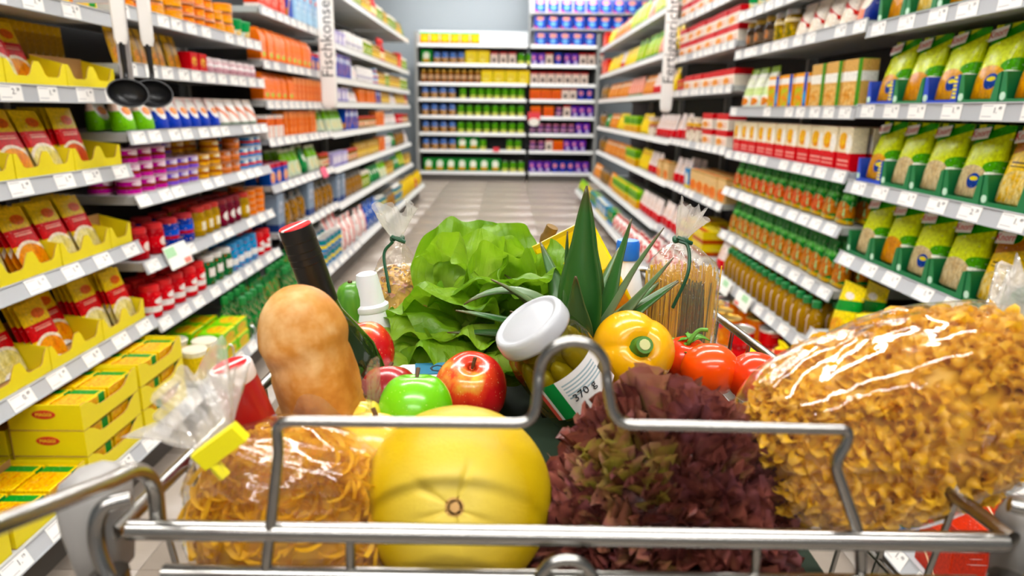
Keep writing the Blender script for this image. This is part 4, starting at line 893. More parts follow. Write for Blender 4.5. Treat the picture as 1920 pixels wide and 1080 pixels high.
# ------------------------------------------------------------------ shopping cart
M_WIRE = mat('cart_chrome', 'a4a29e', 0.22, 1.0)
def cart():
    t = thing('shopping_cart', 'chrome wire shopping cart heaped with groceries in the aisle', 'shopping cart', (0.036, 0.7, 0))
    inv = Vector((-0.036, -0.7, 0))
    def wire(name, path, r, n=10, m=M_WIRE, closed=False, par=None):
        mb = MB(); mb.tube([Vector(p)+inv for p in path], r, n, 0, closed); return ob(name, mb.mesh(name, m, True, 60), par or t)
    RZ, FZ = 0.868, 0.862           # rim height
    xl, xr, fl, fr, yb, yf = -0.236, 0.314, -0.205, 0.252, 0.372, 1.14
    BZ = 0.60
    bl, br, gl, gr, y1, y2 = -0.210, 0.283, -0.192, 0.228, 0.395, 1.10
    # rear gate bars and the wire with the hump
    wire('gate_bar', [(-0.226, yb, 0.8705), (0.306, yb-0.004, 0.8685)], 0.0062, 14)
    wire('gate_bar', [(-0.205, yb-0.006, 0.8445), (0.290, yb-0.010, 0.8425)], 0.0058, 14)
    hump = [(-0.143, 0.3655, 0.838), (-0.1425, 0.366, 0.852), (-0.139, 0.371, 0.880), (-0.1335, 0.377, 0.922), (-0.1345, 0.379, 0.9365), (-0.127, 0.379, 0.9395), (-0.02, 0.379, 0.9393),
            (0.0185, 0.379, 0.9392), (0.0205, 0.383, 0.962)]+[(0.0410-0.0200*math.cos(PI*q/8), 0.386, 0.9690+0.0200*math.sin(PI*q/8)) for q in range(9)]+[(0.0615, 0.383, 0.962), (0.066, 0.379, 0.9390),
            (0.10, 0.379, 0.9387), (0.2055, 0.377, 0.9380), (0.2050, 0.376, 0.9295), (0.1985, 0.375, 0.917), (0.2055, 0.373, 0.900), (0.2195, 0.370, 0.868), (0.221, 0.366, 0.838)]
    wire('gate_wire', fillet(hump, 0.014, 5), 0.0034, 12)
    lp = [(0.0385+0.0165*math.cos(a), 0.357, 0.846+0.0165*math.sin(a)) for a in [PI*1.15-k/16*PI*1.3 for k in range(17)]]
    wire('ring', lp, 0.0036, 12)
    for x in (-0.092, 0.155): wire('gate_wire', [(x, 0.3685, 0.866), (x, 0.3655, 0.838), (x, 0.38, 0.62)], 0.0030, 8)
    # basket rim and wires
    wire('rim', fillet([(xl, yb, RZ), (fl, yf, FZ), (fr, yf, FZ), (xr, yb, RZ)], 0.05, 6), 0.0052, 10)
    wire('lower_rim', fillet([(bl, y1, BZ), (gl, y2, BZ), (gr, y2, BZ), (br, y1, BZ), (bl, y1, BZ)], 0.03, 5), 0.0045, 8)
    L = lambda a, b, k: a+(b-a)*k
    for k in range(1, 16):
        q = k/16
        wire('side_wire', [(L(xl, fl, q), L(yb, yf, q), RZ), (L(bl, gl, q), L(y1, y2, q), BZ)], 0.0022, 6)
        wire('side_wire', [(L(xr, fr, q), L(yb, yf, q), RZ), (L(br, gr, q), L(y1, y2, q), BZ)], 0.0022, 6)
    for k in range(1, 10):
        q = k/10
        wire('front_wire', [(L(fl, fr, q), yf, FZ), (L(gl, gr, q), y2, BZ)], 0.0022, 6)
        wire('floor_wire', [(L(bl, br, q), y1, BZ), (L(gl, gr, q), y2, BZ)], 0.0022, 6)
    for k in range(1, 12):
        q = k/12; y = L(y1, y2, q); wire('floor_wire', [(L(bl, gl, q), y, BZ-0.004), (L(br, gr, q), y, BZ-0.004)], 0.0022, 6)
    for q in (0.33, 0.66):
        z = L(RZ, BZ, q); wire('band_wire', fillet([(L(xl, bl, q), L(yb, y1, q), z), (L(fl, gl, q), L(yf, y2, q), z), (L(fr, gr, q), L(yf, y2, q), z), (L(xr, br, q), L(yb, y1, q), z)], 0.04, 4), 0.0026, 6)
    for z in (0.80, 0.75, 0.70, 0.65): wire('gate_wire', [(-0.225, 0.378, z), (0.30, 0.376, z)], 0.0022, 6)
    # corner mounts, arms and the handle behind them
    mp = mat('cart_plastic', '9a9793', 0.5); mr = mat('handle_red', 'd8301c', 0.4)
    for s, x, path in ((-1, -0.252, [(-0.213, 0.381, 0.868), (-0.214, 0.385, 0.895), (-0.2155, 0.372, 0.9125), (-0.2175, 0.35, 0.9165), (-0.218, 0.27, 0.942), (-0.245, 0.14, 0.975)]),
                       (1, 0.337, [(0.338, 0.381, 0.868), (0.352, 0.383, 0.893), (0.366, 0.372, 0.9025), (0.368, 0.35, 0.9105), (0.362, 0.27, 0.942), (0.34, 0.14, 0.975)])):
        mb = MB(); R = []
        for z, ww, dd in ((-0.048, .016, .026), (-0.042, .026, .036), (-0.01, .032, .042), (0.012, .034, .042), (0.022, .028, .036), (0.026, .016, .024)): R.append([Vector((p.x, p.y, z)) for p in rect_ring(ww, dd, 0, 0.008)])
        mb.loft(R); ob('corner_mount', mb.mesh('corner_mount', mp, True, 50), t, Vector((x, 0.385, 0.877 if s < 0 else 0.858))+inv)
        wire('handle_arm', fillet(path, 0.03, 6), 0.0048, 12)
        xx = x+0.016*(-s)
        wire('corner_loop', spline([(xx+0.014*-s, 0.372, 0.892), (xx, 0.366, 0.889), (xx+0.004*s, 0.362, 0.872), (xx+0.002*-s, 0.358, 0.850), (xx+0.022*-s, 0.350, 0.824), (xx+0.03*-s, 0.36, 0.79), (xx+0.02*-s, 0.40, 0.62)], 6), 0.0048, 12)
    hd = wire('handle', [(-0.262, 0.14, 0.975), (0.355, 0.14, 0.975)], 0.0125, 16, mat('handle_grip', '3a3a3c', 0.5))
    for x in (-0.25, 0.343): wire('handle_cap', [(x-0.018, 0.14, 0.975), (x+0.018, 0.14, 0.975)], 0.0165, 16, mr, par=hd)
    # chassis and wheels
    for s in (-1, 1):
        cx = 0.036
        wire('frame_tube', fillet([(cx+s*0.27, 0.36, 0.85), (cx+s*0.255, 0.34, 0.45), (cx+s*0.25, 0.36, 0.16), (cx+s*0.18, 1.06, 0.16)], 0.06, 6), 0.011, 10)
        wire('frame_tube', [(cx+s*0.218, 0.68, 0.16), (cx+s*0.235, 0.60, 0.596)], 0.009, 10)
        for y, x in ((0.40, 0.245), (1.02, 0.185)):
            mb = MB(); mb.box((0, 0, 0.10), (0.034, 0.04, 0.09)); fk = ob('caster_fork', mb.mesh('caster_fork', M_WIRE, False), t, Vector((cx+s*x, y, 0))+inv)
            mb = MB(); mb.lathe([(0.02, -0.012), (0.054, -0.012), (0.058, -0.006), (0.058, 0.006), (0.054, 0.012), (0.02, 0.012)], 24); ob('wheel', mb.mesh('wheel', mat('wheel_grey', '3c3c3e', .6)), fk, (0, 0, 0.0585), (0, PI/2, 0))
    wire('cross_tube', [(0.036-0.24, 0.42, 0.16), (0.036+0.24, 0.42, 0.16)], 0.010, 10)
cart()

# ------------------------------------------------------------------ groceries in the cart
def cartons():
    """closed cartons at the bottom of the basket that carry the heap"""
    mc = print_mat('shipping_carton', '2c3a2c', (('c', .47, .53, '46564a'),), .7)
    for (x0, x1, y0, y1, z1, lab) in ((-0.188, -0.125, 0.415, 1.02, 0.70, 'low dark green carton under the bottles in the cart'), (-0.115, 0.262, 0.415, 0.545, 0.762, 'dark green carton under the pomelo in the cart'),
                                      (-0.030, 0.240, 0.565, 0.700, 0.795, 'tall dark green carton under the pepper in the cart'), (-0.112, 0.215, 0.708, 1.06, 0.755, 'large dark green carton under the green lettuce in the cart'),
                                      (-0.118, -0.04, 0.55, 0.625, 0.80, 'small dark green carton under the apples in the cart')):
        mb = MB(); rbox(mb, x1-x0, y1-y0, z1-0.6065, 0.003); o = ob('carton', mb.mesh('carton', mc, True, 25), None, ((x0+x1)/2, (y0+y1)/2, 0.606)); tag(o, lab, 'carton', 'cartons at the bottom of the cart')
cartons()
def fruit(mb, r, fn, n=40, k=24, m=0):
    """closed body of revolution given by radius r*fn(polar angle, azimuth); top pole at +z"""
    rings = []
    for i in range(1, k):
        p = PI*i/k
        rings.append([Vector((math.sin(p)*math.cos(a), math.sin(p)*math.sin(a), math.cos(p)))*r*fn(p, a) for a in [2*PI*j/n for j in range(n)]])
    mb.loft(rings, m, False, False)
    o = len(mb.v)
    base = o-len(rings)*n
    mb.v += [tuple(Vector((0, 0, 1))*r*fn(0, 0)), tuple(Vector((0, 0, -1))*r*fn(PI, 0))]
    for j in range(n):
        q = (j+1) % n
        mb.f.append((o, base+j, base+q)); mb.m.append(m)
        mb.f.append((o+1, base+(k-2)*n+q, base+(k-2)*n+j)); mb.m.append(m)
    return mb
def apple_mat(name, a, b, c, bias, streak=1.0):
    t = NT(name); g = t.coord('Object'); v = t.vmath('MULTIPLY', g, (60*streak, 60*streak, 10))
    st = t.noise(v, 1.0, 3, 0.6); big = t.noise(g, 16, 1)
    f = t.math('ADD', t.math('MULTIPLY', st, 0.55), t.math('MULTIPLY_ADD', big, 1.3, bias))
    sp = t.n('ShaderNodeSeparateXYZ'); t.l(g, sp.inputs[0])
    f = t.math('ADD', f, t.math('MULTIPLY', sp.outputs[2], -9.0))
    col = t.ramp(f, [(0.25, a), (0.5, b), (0.75, c)])
    fl = t.math('GREATER_THAN', t.noise(g, 420, 1), 0.72); col = t.mix(t.math('MULTIPLY', fl, 0.35), col, lin('f0d890'))
    t.l(col, t.b.inputs['Base Color']); t.b.inputs['Roughness'].default_value = 0.24; t.b.inputs['Specular IOR Level'].default_value = 0.55
    t.b.inputs['Coat Weight'].default_value = 0.25; t.b.inputs['Coat Roughness'].default_value = 0.12
    return t.m
def apple(label, loc, r, m, axis, spin=0.0):
    t = thing('apple', label, 'apple', loc, group='apples in the cart'); along(t, axis, spin)
    f = lambda p, a: 0.98*(1-0.26*math.exp(-(p/0.34)**2)-0.14*math.exp(-((PI-p)/0.3)**2))*(1+0.04*math.cos(2*p+0.3)+0.012*math.cos(5*a)*math.sin(p)**2)*(1+0.05*math.cos(p))
    mb = MB(); fruit(mb, r, f, 44, 28); ob('flesh', mb.mesh('flesh', m, True, 0), t)
    mb = MB(); mb.tube(spline([(0, 0, r*0.62), (0.001, 0, r*0.85), (0.005, 0.002, r*1.08)], 4), [0.0016]*5+[0.002]*4, 7); ob('stem', mb.mesh('stem', mat('stem_brown', '5a3c1c', .7)), t)
    return t
A_RED = apple_mat('apple_red_yellow', 'd8c840', 'e0401c', 'c01418', -0.10)
A_GRN = apple_mat('apple_green', '6cc00c', '63b808', '58b004', -0.5)
A_DRK = apple_mat('apple_dark_red', 'c02820', 'a81018', '8a0810', -0.3)
A_BLS = apple_mat('apple_blush', 'e8b83c', 'ee8a4a', 'd82c24', -0.72)
A_YEL = apple_mat('apple_yellow', 'e0c840', 'e8d050', 'e88a3a', -0.8)
apple('red apple with yellow streaks and long stem beside the jar', (-0.034, 0.670, 0.838), 0.0400, A_RED, (0.05, -0.42, 0.9), 0.6)
apple('shiny green apple in front of the red apples', (-0.079, 0.578, 0.8555), 0.0355, A_GRN, (0.0, 0.25, 0.95), 1.0)
apple('dark red apple half hidden behind the green apple', (-0.113, 0.632, 0.843), 0.034, A_DRK, (-0.1, 0.5, 0.8))
apple('blushed apple half red half yellow behind the pomelo', (-0.105, 0.506, 0.8505), 0.0345, A_BLS, (0.15, 0.2, 0.95), 2.6)
apple('small yellow apple under the gate wire beside the baguette', (-0.128, 0.563, 0.847), 0.026, A_YEL, (0, 0.3, 0.9))
apple('red apple beside the white bottle far back in the cart', (-0.153, 0.727, 0.858), 0.034, A_RED, (-0.3, 0.4, 0.8), 2.0)
def pomelo():
    t = thing('pomelo', 'large yellow pomelo with star-shaped blossom end behind the gate', 'pomelo', (-0.0335, 0.468, 0.8345)); along(t, (0.03, -0.87, 0.44), 0.9)
    ang = (0.35, 1.75, 2.6, 4.0, 5.0)
    def f(p, a):
        cr = sum(math.exp(-((math.atan2(math.sin(a-q), math.cos(a-q)))/0.10)**2) for q in ang)
        return 1-0.05*math.exp(-(p/0.10)**2)-0.040*cr*math.exp(-((p-0.26)/0.19)**2)+0.012*math.exp(-((p-0.33)/0.2)**2)+0.01*math.cos(3*a+1)*math.sin(p)**2-0.03*(1-math.cos(p))*0.5
    m = NT('pomelo_skin'); g = m.coord('Object'); nz = m.noise(g, 30, 3); big = m.noise(g, 12, 1)
    c = m.mix(nz, lin('bc9600'), lin('cca808')); c = m.mix(m.math('MULTIPLY', big, 0.5), c, lin('bca60c'))
    v = m.vmath('MULTIPLY', m.vmath('SUBTRACT', g, (0, 0, 0.068)), (1, 1, 1)); ln = m.vmath('LENGTH', v)
    tip = m.math('LESS_THAN', m.math('ADD', ln, m.math('MULTIPLY', nz, 0.006)), 0.0095)
    halo = m.n('ShaderNodeMapRange'); halo.inputs[1].default_value = 0.055; halo.inputs[2].default_value = 0.008; halo.inputs[3].default_value = 0; halo.inputs[4].default_value = 0.55; m.l(ln, halo.inputs[0])
    c = m.mix(halo.outputs[0], c, lin('ecd86a')); c = m.mix(tip, c, lin('c0924a'))
    m.l(c, m.b.inputs['Base Color']); m.b.inputs['Roughness'].default_value = 0.40; m.b.inputs['Specular IOR Level'].default_value = 0.3
    m.bump(m.noise(g, 420, 2), 0.25, 0.0012)
    mb = MB(); fruit(mb, 0.0715, f, 72, 44); ob('rind', mb.mesh('rind', m.m, True, 0), t)
    mb = MB(); mb.lathe([(0.0042, 0.0), (0.0046, 0.0015), (0.003, 0.003)], 10); ob('blossom_scar', mb.mesh('blossom_scar', mat('scar_tan', 'c89a5a', .6)), t, (0, 0, 0.0665))
pomelo()
def pepper():
    t = thing('bell_pepper', 'yellow bell pepper with green stem facing the aisle entrance', 'bell pepper', (0.1385, 0.713, 0.8665)); along(t, (0.10, -0.80, 0.42), 0.4)
    def f(p, a):
        lob = abs(math.cos(1.5*a+0.5))**0.6
        return (1-0.42*math.exp(-(p/0.30)**2))*(1-0.13*(1-lob)*math.sin(p)**0.5*(1 if p < 2.2 else 0.8))*(1+0.12*math.cos(p)**2*(1 if p > 1.6 else 0))*(1+0.02*math.cos(a))
    m = mat('pepper_yellow', 'efac06', 0.24, 0, 0.5, **{'Coat Weight': 0.1, 'Subsurface Weight': 0.08})
    mb = MB(); fruit(mb, 0.0455, f, 64, 32); ob('flesh', mb.mesh('flesh', m, True, 0), t)
    mg = NT('pepper_stem'); nz = mg.noise(mg.coord('Object'), 160, 2); mg.l(mg.mix(nz, lin('2c6410'), lin('568c1c')), mg.b.inputs['Base Color']); mg.b.inputs['Roughness'].default_value = 0.5
    mb = MB(); R = []
    for r, z in ((0.0195, 0.027), (0.0205, 0.030), (0.015, 0.0335), (0.0098, 0.037), (0.0082, 0.044), (0.0090, 0.048)):
        R.append([Vector((r*(1+0.12*math.cos(6*a) if r > 0.01 else r)*math.cos(a), r*(1+0.12*math.cos(6*a) if r > 0.01 else r)*math.sin(a), z)) if r > 0.01 else Vector((r*math.cos(a), r*math.sin(a), z)) for a in [2*PI*j/24 for j in range(24)]])
    mb.loft(R); st = ob('stem', mb.mesh('stem', mg.m, True, 50), t)
    mb = MB(); mb.lathe([(0.0060, 0.0482), (0.0055, 0.0492)], 12); ob('cut_face', mb.mesh('cut_face', mat('stem_cut', 'c8c88a', .7)), st)
pepper()
def tomato(label, loc, r, axis, col, calyx):
    t = thing('tomato', label, 'tomato', loc, group='tomatoes in the cart'); along(t, axis)
    f = lambda p, a: (1-0.12*math.exp(-(p/0.28)**2))*(1-0.10*math.cos(p)**2)*(1+0.012*math.cos(5*a)*math.sin(p))
    mb = MB(); fruit(mb, r, f, 40, 24); ob('flesh', mb.mesh('flesh', mat('tomato_'+col, col, 0.2, 0, 0.5, **{'Subsurface Weight': 0.1, 'Coat Weight': 0.1}), True, 0), t)
    if calyx:
        mg = mat('calyx_green', '5a9a2c', .5); hub = None
        for k in range(6):
            a = 2*PI*k/6+0.3; L = 0.027
            def g(u, v): 
                w = 0.0042*math.sin(PI*min(1, v*0.85+0.12)); rr = 0.002+L*v
                return Vector((rr*math.cos(a)-(u-.5)*2*w*math.sin(a), rr*math.sin(a)+(u-.5)*2*w*math.cos(a), r*0.80+0.006*math.sin(v*4+k)+0.002*abs(u-.5)))
            mb = MB(); mb.grid(g, 4, 9); o = ob('sepal', mb.mesh('sepal', mg, True, 0), t); sm = o.modifiers.new('thick', 'SOLIDIFY'); sm.thickness = 0.0012
        mb = MB(); mb.tube(spline([(0, 0, r*0.78), (0.002, 0, r*1.0), (0.012, 0.006, r*1.3), (0.022, 0.004, r*1.36)], 5), 0.0024, 8); ob('stalk', mb.mesh('stalk', mg), t)
tomato('orange-red tomato touching the yellow pepper', (0.226, 0.712, 0.8465), 0.0320, (0.1, 0.6, 0.75), 'f04c06', False)
tomato('large red tomato at the right rim of the cart', (0.2715, 0.696, 0.8425), 0.0315, (0.4, 0.5, 0.7), 'ea3a08', False)
tomato('vine tomato with green stalk in front of the spaghetti', (0.214, 0.768, 0.838), 0.029, (-0.05, -0.35, 0.93), 'e03c0c', True)

# --- leaves
def leaf_material(name, a, b, c, scale=40, rough=0.38, trans=0.35):
    t = NT(name); g = t.coord('Object'); at = t.n('ShaderNodeAttribute', attribute_name='Col')
    sp = t.n('ShaderNodeSeparateColor'); t.l(at.outputs['Color'], sp.inputs[0])
    nz = t.noise(g, scale, 3); k = t.math('ADD', sp.outputs[0], t.math('MULTIPLY_ADD', nz, 0.5, -0.25))
    col = t.ramp(k, [(0.0, a), (0.5, b), (1.0, c)])
    t.l(col, t.b.inputs['Base Color']); t.b.inputs['Roughness'].default_value = rough
    tr = t.n('ShaderNodeBsdfTranslucent'); t.l(col, tr.inputs[0]); mx = t.n('ShaderNodeMixShader'); mx.inputs[0].default_value = trans
    t.l(t.b.outputs[0], mx.inputs[1]); t.l(tr.outputs[0], mx.inputs[2]); t.l(mx.outputs[0], t.out.inputs[0])
    vein = t.math('ABSOLUTE', t.math('SINE', t.math('MULTIPLY_ADD', sp.outputs[1], 26.0, t.math('MULTIPLY', sp.outputs[2], 9.0))))
    h = t.math('ADD', t.math('MULTIPLY', t.math('POWER', vein, 0.4), 0.5), t.math('MULTIPLY', t.noise(g, 90, 3), 1.4))
    t.bump(h, 0.45, 0.0022); t.l(t.t.nodes['Bump'].outputs[0], tr.inputs['Normal'])
    return t.m
def butterhead():
    C = Vector((-0.026, 0.862, 0.775)); m = leaf_material('butterhead_leaf', 'bed45a', '90ba20', '649a12', trans=0.45)
    t = thing('butterhead_lettuce', 'bright green butterhead lettuce with broad wavy leaves beside the pineapple', 'lettuce', C); t.scale = (0.96, 0.93, 0.93)
    rnd = random.Random(11)
    # azimuth (0 = +x, 270 = toward the camera), reach, width, start pitch, end pitch, base height, base offset
    spec = [(258, .155, .085, 60, -16, .02, .035), (222, .185, .095, 40, -14, .015, .035), (192, .190, .085, 34, -10, .02, .03), (300, .13, .075, 66, -20, .03, .03), (338, .13, .075, 66, -8, .05, .03),
            (240, .15, .070, 76, -10, .07, .02), (275, .14, .072, 80, 0, .075, .015), (210, .140, .080, 66, -10, .05, .02), (315, .135, .07, 78, 12, .075, .02), (115, .17, .08, 80, 60, .06, .02),
            (80, .165, .08, 80, 56, .06, .03), (40, .15, .075, 76, 34, .06, .03), (10, .14, .07, 74, 18, .065, .025), (230, .13, .065, 88, 36, .09, .01), (290, .12, .062, 88, 40, .09, .01), (100, .13, .065, 92, 75, .08, .0), (340, .12, .062, 88, 46, .085, .01), (245, .125, .075, 44, -8, .03, .05), (280, .12, .075, 48, -10, .035, .05), (210, .13, .075, 40, -12, .03, .045), (310, .115, .07, 46, -14, .045, .045), (268, .12, .07, 58, -18, .06, .04), (232, .125, .07, 60, -14, .055, .04), (214, .20, .09, 42, -14, .03, .04)]
    for q, (az, Ln, Wd, p0, p1, bz, bo) in enumerate(spec):
        a = math.radians(az); out = Vector((math.cos(a), math.sin(a), 0)); side = Vector((-math.sin(a), math.cos(a), 0)); ph = rnd.uniform(0, 6); ph2 = rnd.uniform(0, 6); tw = rnd.uniform(-.5, .5); roll = rnd.uniform(-.35, .35)
        N = 15; P = [Vector((0, 0, bz))+out*bo]; dirs = []
        for i in range(N):
            g = i/(N-1); e = math.radians(p0+(p1-p0)*g**1.25); d_ = out*math.cos(e)+Vector((0, 0, math.sin(e))); dirs.append(d_)
            if i: P.append(P[-1]+d_*Ln/(N-1))
        nu = 17; mb = MB(); cols = []
        for j in range(N):
            g = j/(N-1); w = Wd*1.18*(1-((g-0.62)/0.66)**2)**0.5 if g < 0.62 else Wd*1.18*(1-((g-0.62)/0.62)**2.6)**0.5
            sd0 = side; n0 = sd0.cross(dirs[j]).normalized()*-1; sd = sd0*math.cos(roll*g)+n0*math.sin(roll*g); nrm = sd.cross(dirs[j]).normalized()*-1
            for i in range(nu):
                u = i/(nu-1)*2-1
                ruff = 0.015*abs(u)**1.5*math.sin(8*g+ph+u*1.4)+0.012*g**2*math.sin(u*4+ph2)*(0.4+abs(u))+0.007*math.sin(6*u+9*g+ph)
                p = P[j]+sd*(u*w*(1-0.14*u*u)+tw*w*g*0.2)+nrm*(-0.22*w*u*u+ruff)
                p += dirs[j]*(-0.34*Wd*u*u*g*g+0.005*math.sin(u*8+ph)*g)
                n3 = mnoise.noise(p*38+Vector((q*3.1, 0, 0))); p += nrm*(n3*0.018+mnoise.noise(p*75+Vector((0, q*2.7, 0)))*0.007)*(0.3+g)
                mb.v.append(tuple(p)); rib = max(0, 1-abs(u)*9)*(1-g)
                cols.append((min(1, max(0, 0.25+0.5*g-0.5*rib+0.22*abs(u)*g+rnd.uniform(-.03, .03)-(0.25 if q > 12 else 0.0))), abs(u), g, 1))
        for j in range(N-1):
            for i in range(nu-1): mb.f.append((j*nu+i, j*nu+i+1, (j+1)*nu+i+1, (j+1)*nu+i)); mb.m.append(0)
        mb.col = cols; o = ob('leaf', mb.mesh('leaf', m, True, 0), t)
        s_ = o.modifiers.new('smooth', 'SUBSURF'); s_.levels = 1; s_.render_levels = 1
    mb = MB(); mb.lathe([(0.016, -0.02), (0.024, -0.01), (0.035, 0.04), (0.048, 0.075), (0.04, 0.105), (0.02, 0.12), (0.004, 0.124)], 20, 0, lambda p, a, r, z: p+Vector((math.cos(3*a), math.sin(2*a), 0))*0.003)
    mb.col = [(0.2, 0.5, 0.5, 1)]*len(mb.v); ob('heart', mb.mesh('heart', m, True, 0), t)
butterhead()
def red_lettuce():
    C = Vector((0.124, 0.482, 0.790)); rnd = random.Random(5)
    t = NT('red_lettuce_leaf'); at = t.n('ShaderNodeAttribute', attribute_name='Col'); sp = t.n('ShaderNodeSeparateColor'); t.l(at.outputs['Color'], sp.inputs[0])
    nz = t.noise(t.coord('Object'), 70, 3); k = t.math('ADD', sp.outputs[0], t.math('MULTIPLY_ADD', nz, 0.6, -0.3))
    col = t.ramp(k, [(0.0, 'b4b83c'), (0.3, 'a08040'), (0.52, 'a0684e'), (0.78, '86483c'), (1.0, '542424')])
    hi = t.mix(t.math('MULTIPLY', sp.outputs[1], 0.5), col, lin('a86a7a')); t.l(hi, t.b.inputs['Base Color']); t.b.inputs['Roughness'].default_value = 0.32; t.b.inputs['Specular IOR Level'].default_value = 0.55  # pinkish highlights on the frill crests, put into the leaf colour
    tr = t.n('ShaderNodeBsdfTranslucent'); t.l(hi, tr.inputs[0]); mx = t.n('ShaderNodeMixShader'); mx.inputs[0].default_value = 0.12; t.l(t.b.outputs[0], mx.inputs[1]); t.l(tr.outputs[0], mx.inputs[2]); t.l(mx.outputs[0], t.out.inputs[0])
    root = thing('red_leaf_lettuce', 'frilly dark red lollo lettuce between the pomelo and pasta bag', 'lettuce', C)
    RX, RY, RZ = 0.112, 0.085, 0.138
    mb = MB(); fruit(mb, 0.055, lambda p, a: 1.0, 16, 10); mb.v = [(x*1.3, y*1.0, z*1.2+0.03) for x, y, z in mb.v]; mb.col = [(0.95, 0, 0, 1)]*len(mb.v); ob('heart', mb.mesh('heart', t.m), root)
    n = 120
    for q in range(n):
        z = 1-1.35*(q+0.5)/n; a = q*2.399963+rnd.uniform(-.2, .2); rr = math.sqrt(max(0, 1-z*z))
        d_ = Vector((rr*math.cos(a), rr*math.sin(a), z)).normalized()
        if d_.z < -0.1 and d_.y > 0.3: continue
        tip = Vector((d_.x*RX, d_.y*RY, max(d_.z, -0.2)*RZ))*rnd.uniform(0.86, 1.04)
        if tip.x < -0.03: tip.z *= 1-0.30*min(1, (-0.03-tip.x)/0.06)      # the head slopes off beside the jar
        root_p = tip*0.42
        ax = (tip-root_p); Ln = ax.length; ax.normalize()
        s1 = ax.cross(Vector((rnd.uniform(-1, 1), rnd.uniform(-1, 1), rnd.uniform(-1, 1)))).normalized(); s2 = ax.cross(s1)
        W_l = rnd.uniform(0.030, 0.042); k1 = rnd.uniform(18, 26); k2 = rnd.uniform(52, 70); p1, p2 = rnd.uniform(0, 6), rnd.uniform(0, 6)
        green = 0.9 if (tip-Vector((-0.052, -0.02, 0.095))).length < 0.032 or (tip-Vector((-0.008, -0.045, 0.100))).length < 0.020 else (0.45 if rnd.random() < 0.10 else 0)
        nu, nv = 66, 9; m_ = MB(); cols = []; bend = rnd.uniform(-.012, .012)
        for j in range(nv):
            g = j/(nv-1); e = g**1.7
            for i in range(nu):
                u = i/(nu-1)*2-1; w = W_l*(0.35+0.65*g)
                fr = e*(0.0095*math.sin(k1*u+p1)+0.0042*math.sin(k2*u+p2+5*g))
                p = root_p+ax*(Ln*g*(1-0.34*u*u)+e*0.0035*math.sin(k2*0.7*u+p1)+e*0.0012*rnd.uniform(-1, 1))+s1*(u*w+e*0.007*math.cos(k1*u+p2))+s2*(fr+bend*u*u+0.0010*e*rnd.uniform(-1, 1))
                m_.v.append(tuple(p)); cols.append((min(1, max(0, 0.34+0.52*g-green*(0.62 if g > 0.2 else 0.4)+rnd.uniform(-.1, .1))), max(0, math.sin(k1*u+p1))*e*rnd.random(), 0, 1))
        for j in range(nv-1):
            for i in range(nu-1): m_.f.append((j*nu+i, j*nu+i+1, (j+1)*nu+i+1, (j+1)*nu+i)); m_.m.append(0)
        m_.col = cols; ob('leaf', m_.mesh('leaf', t.m, True, 0), root)
red_lettuce()
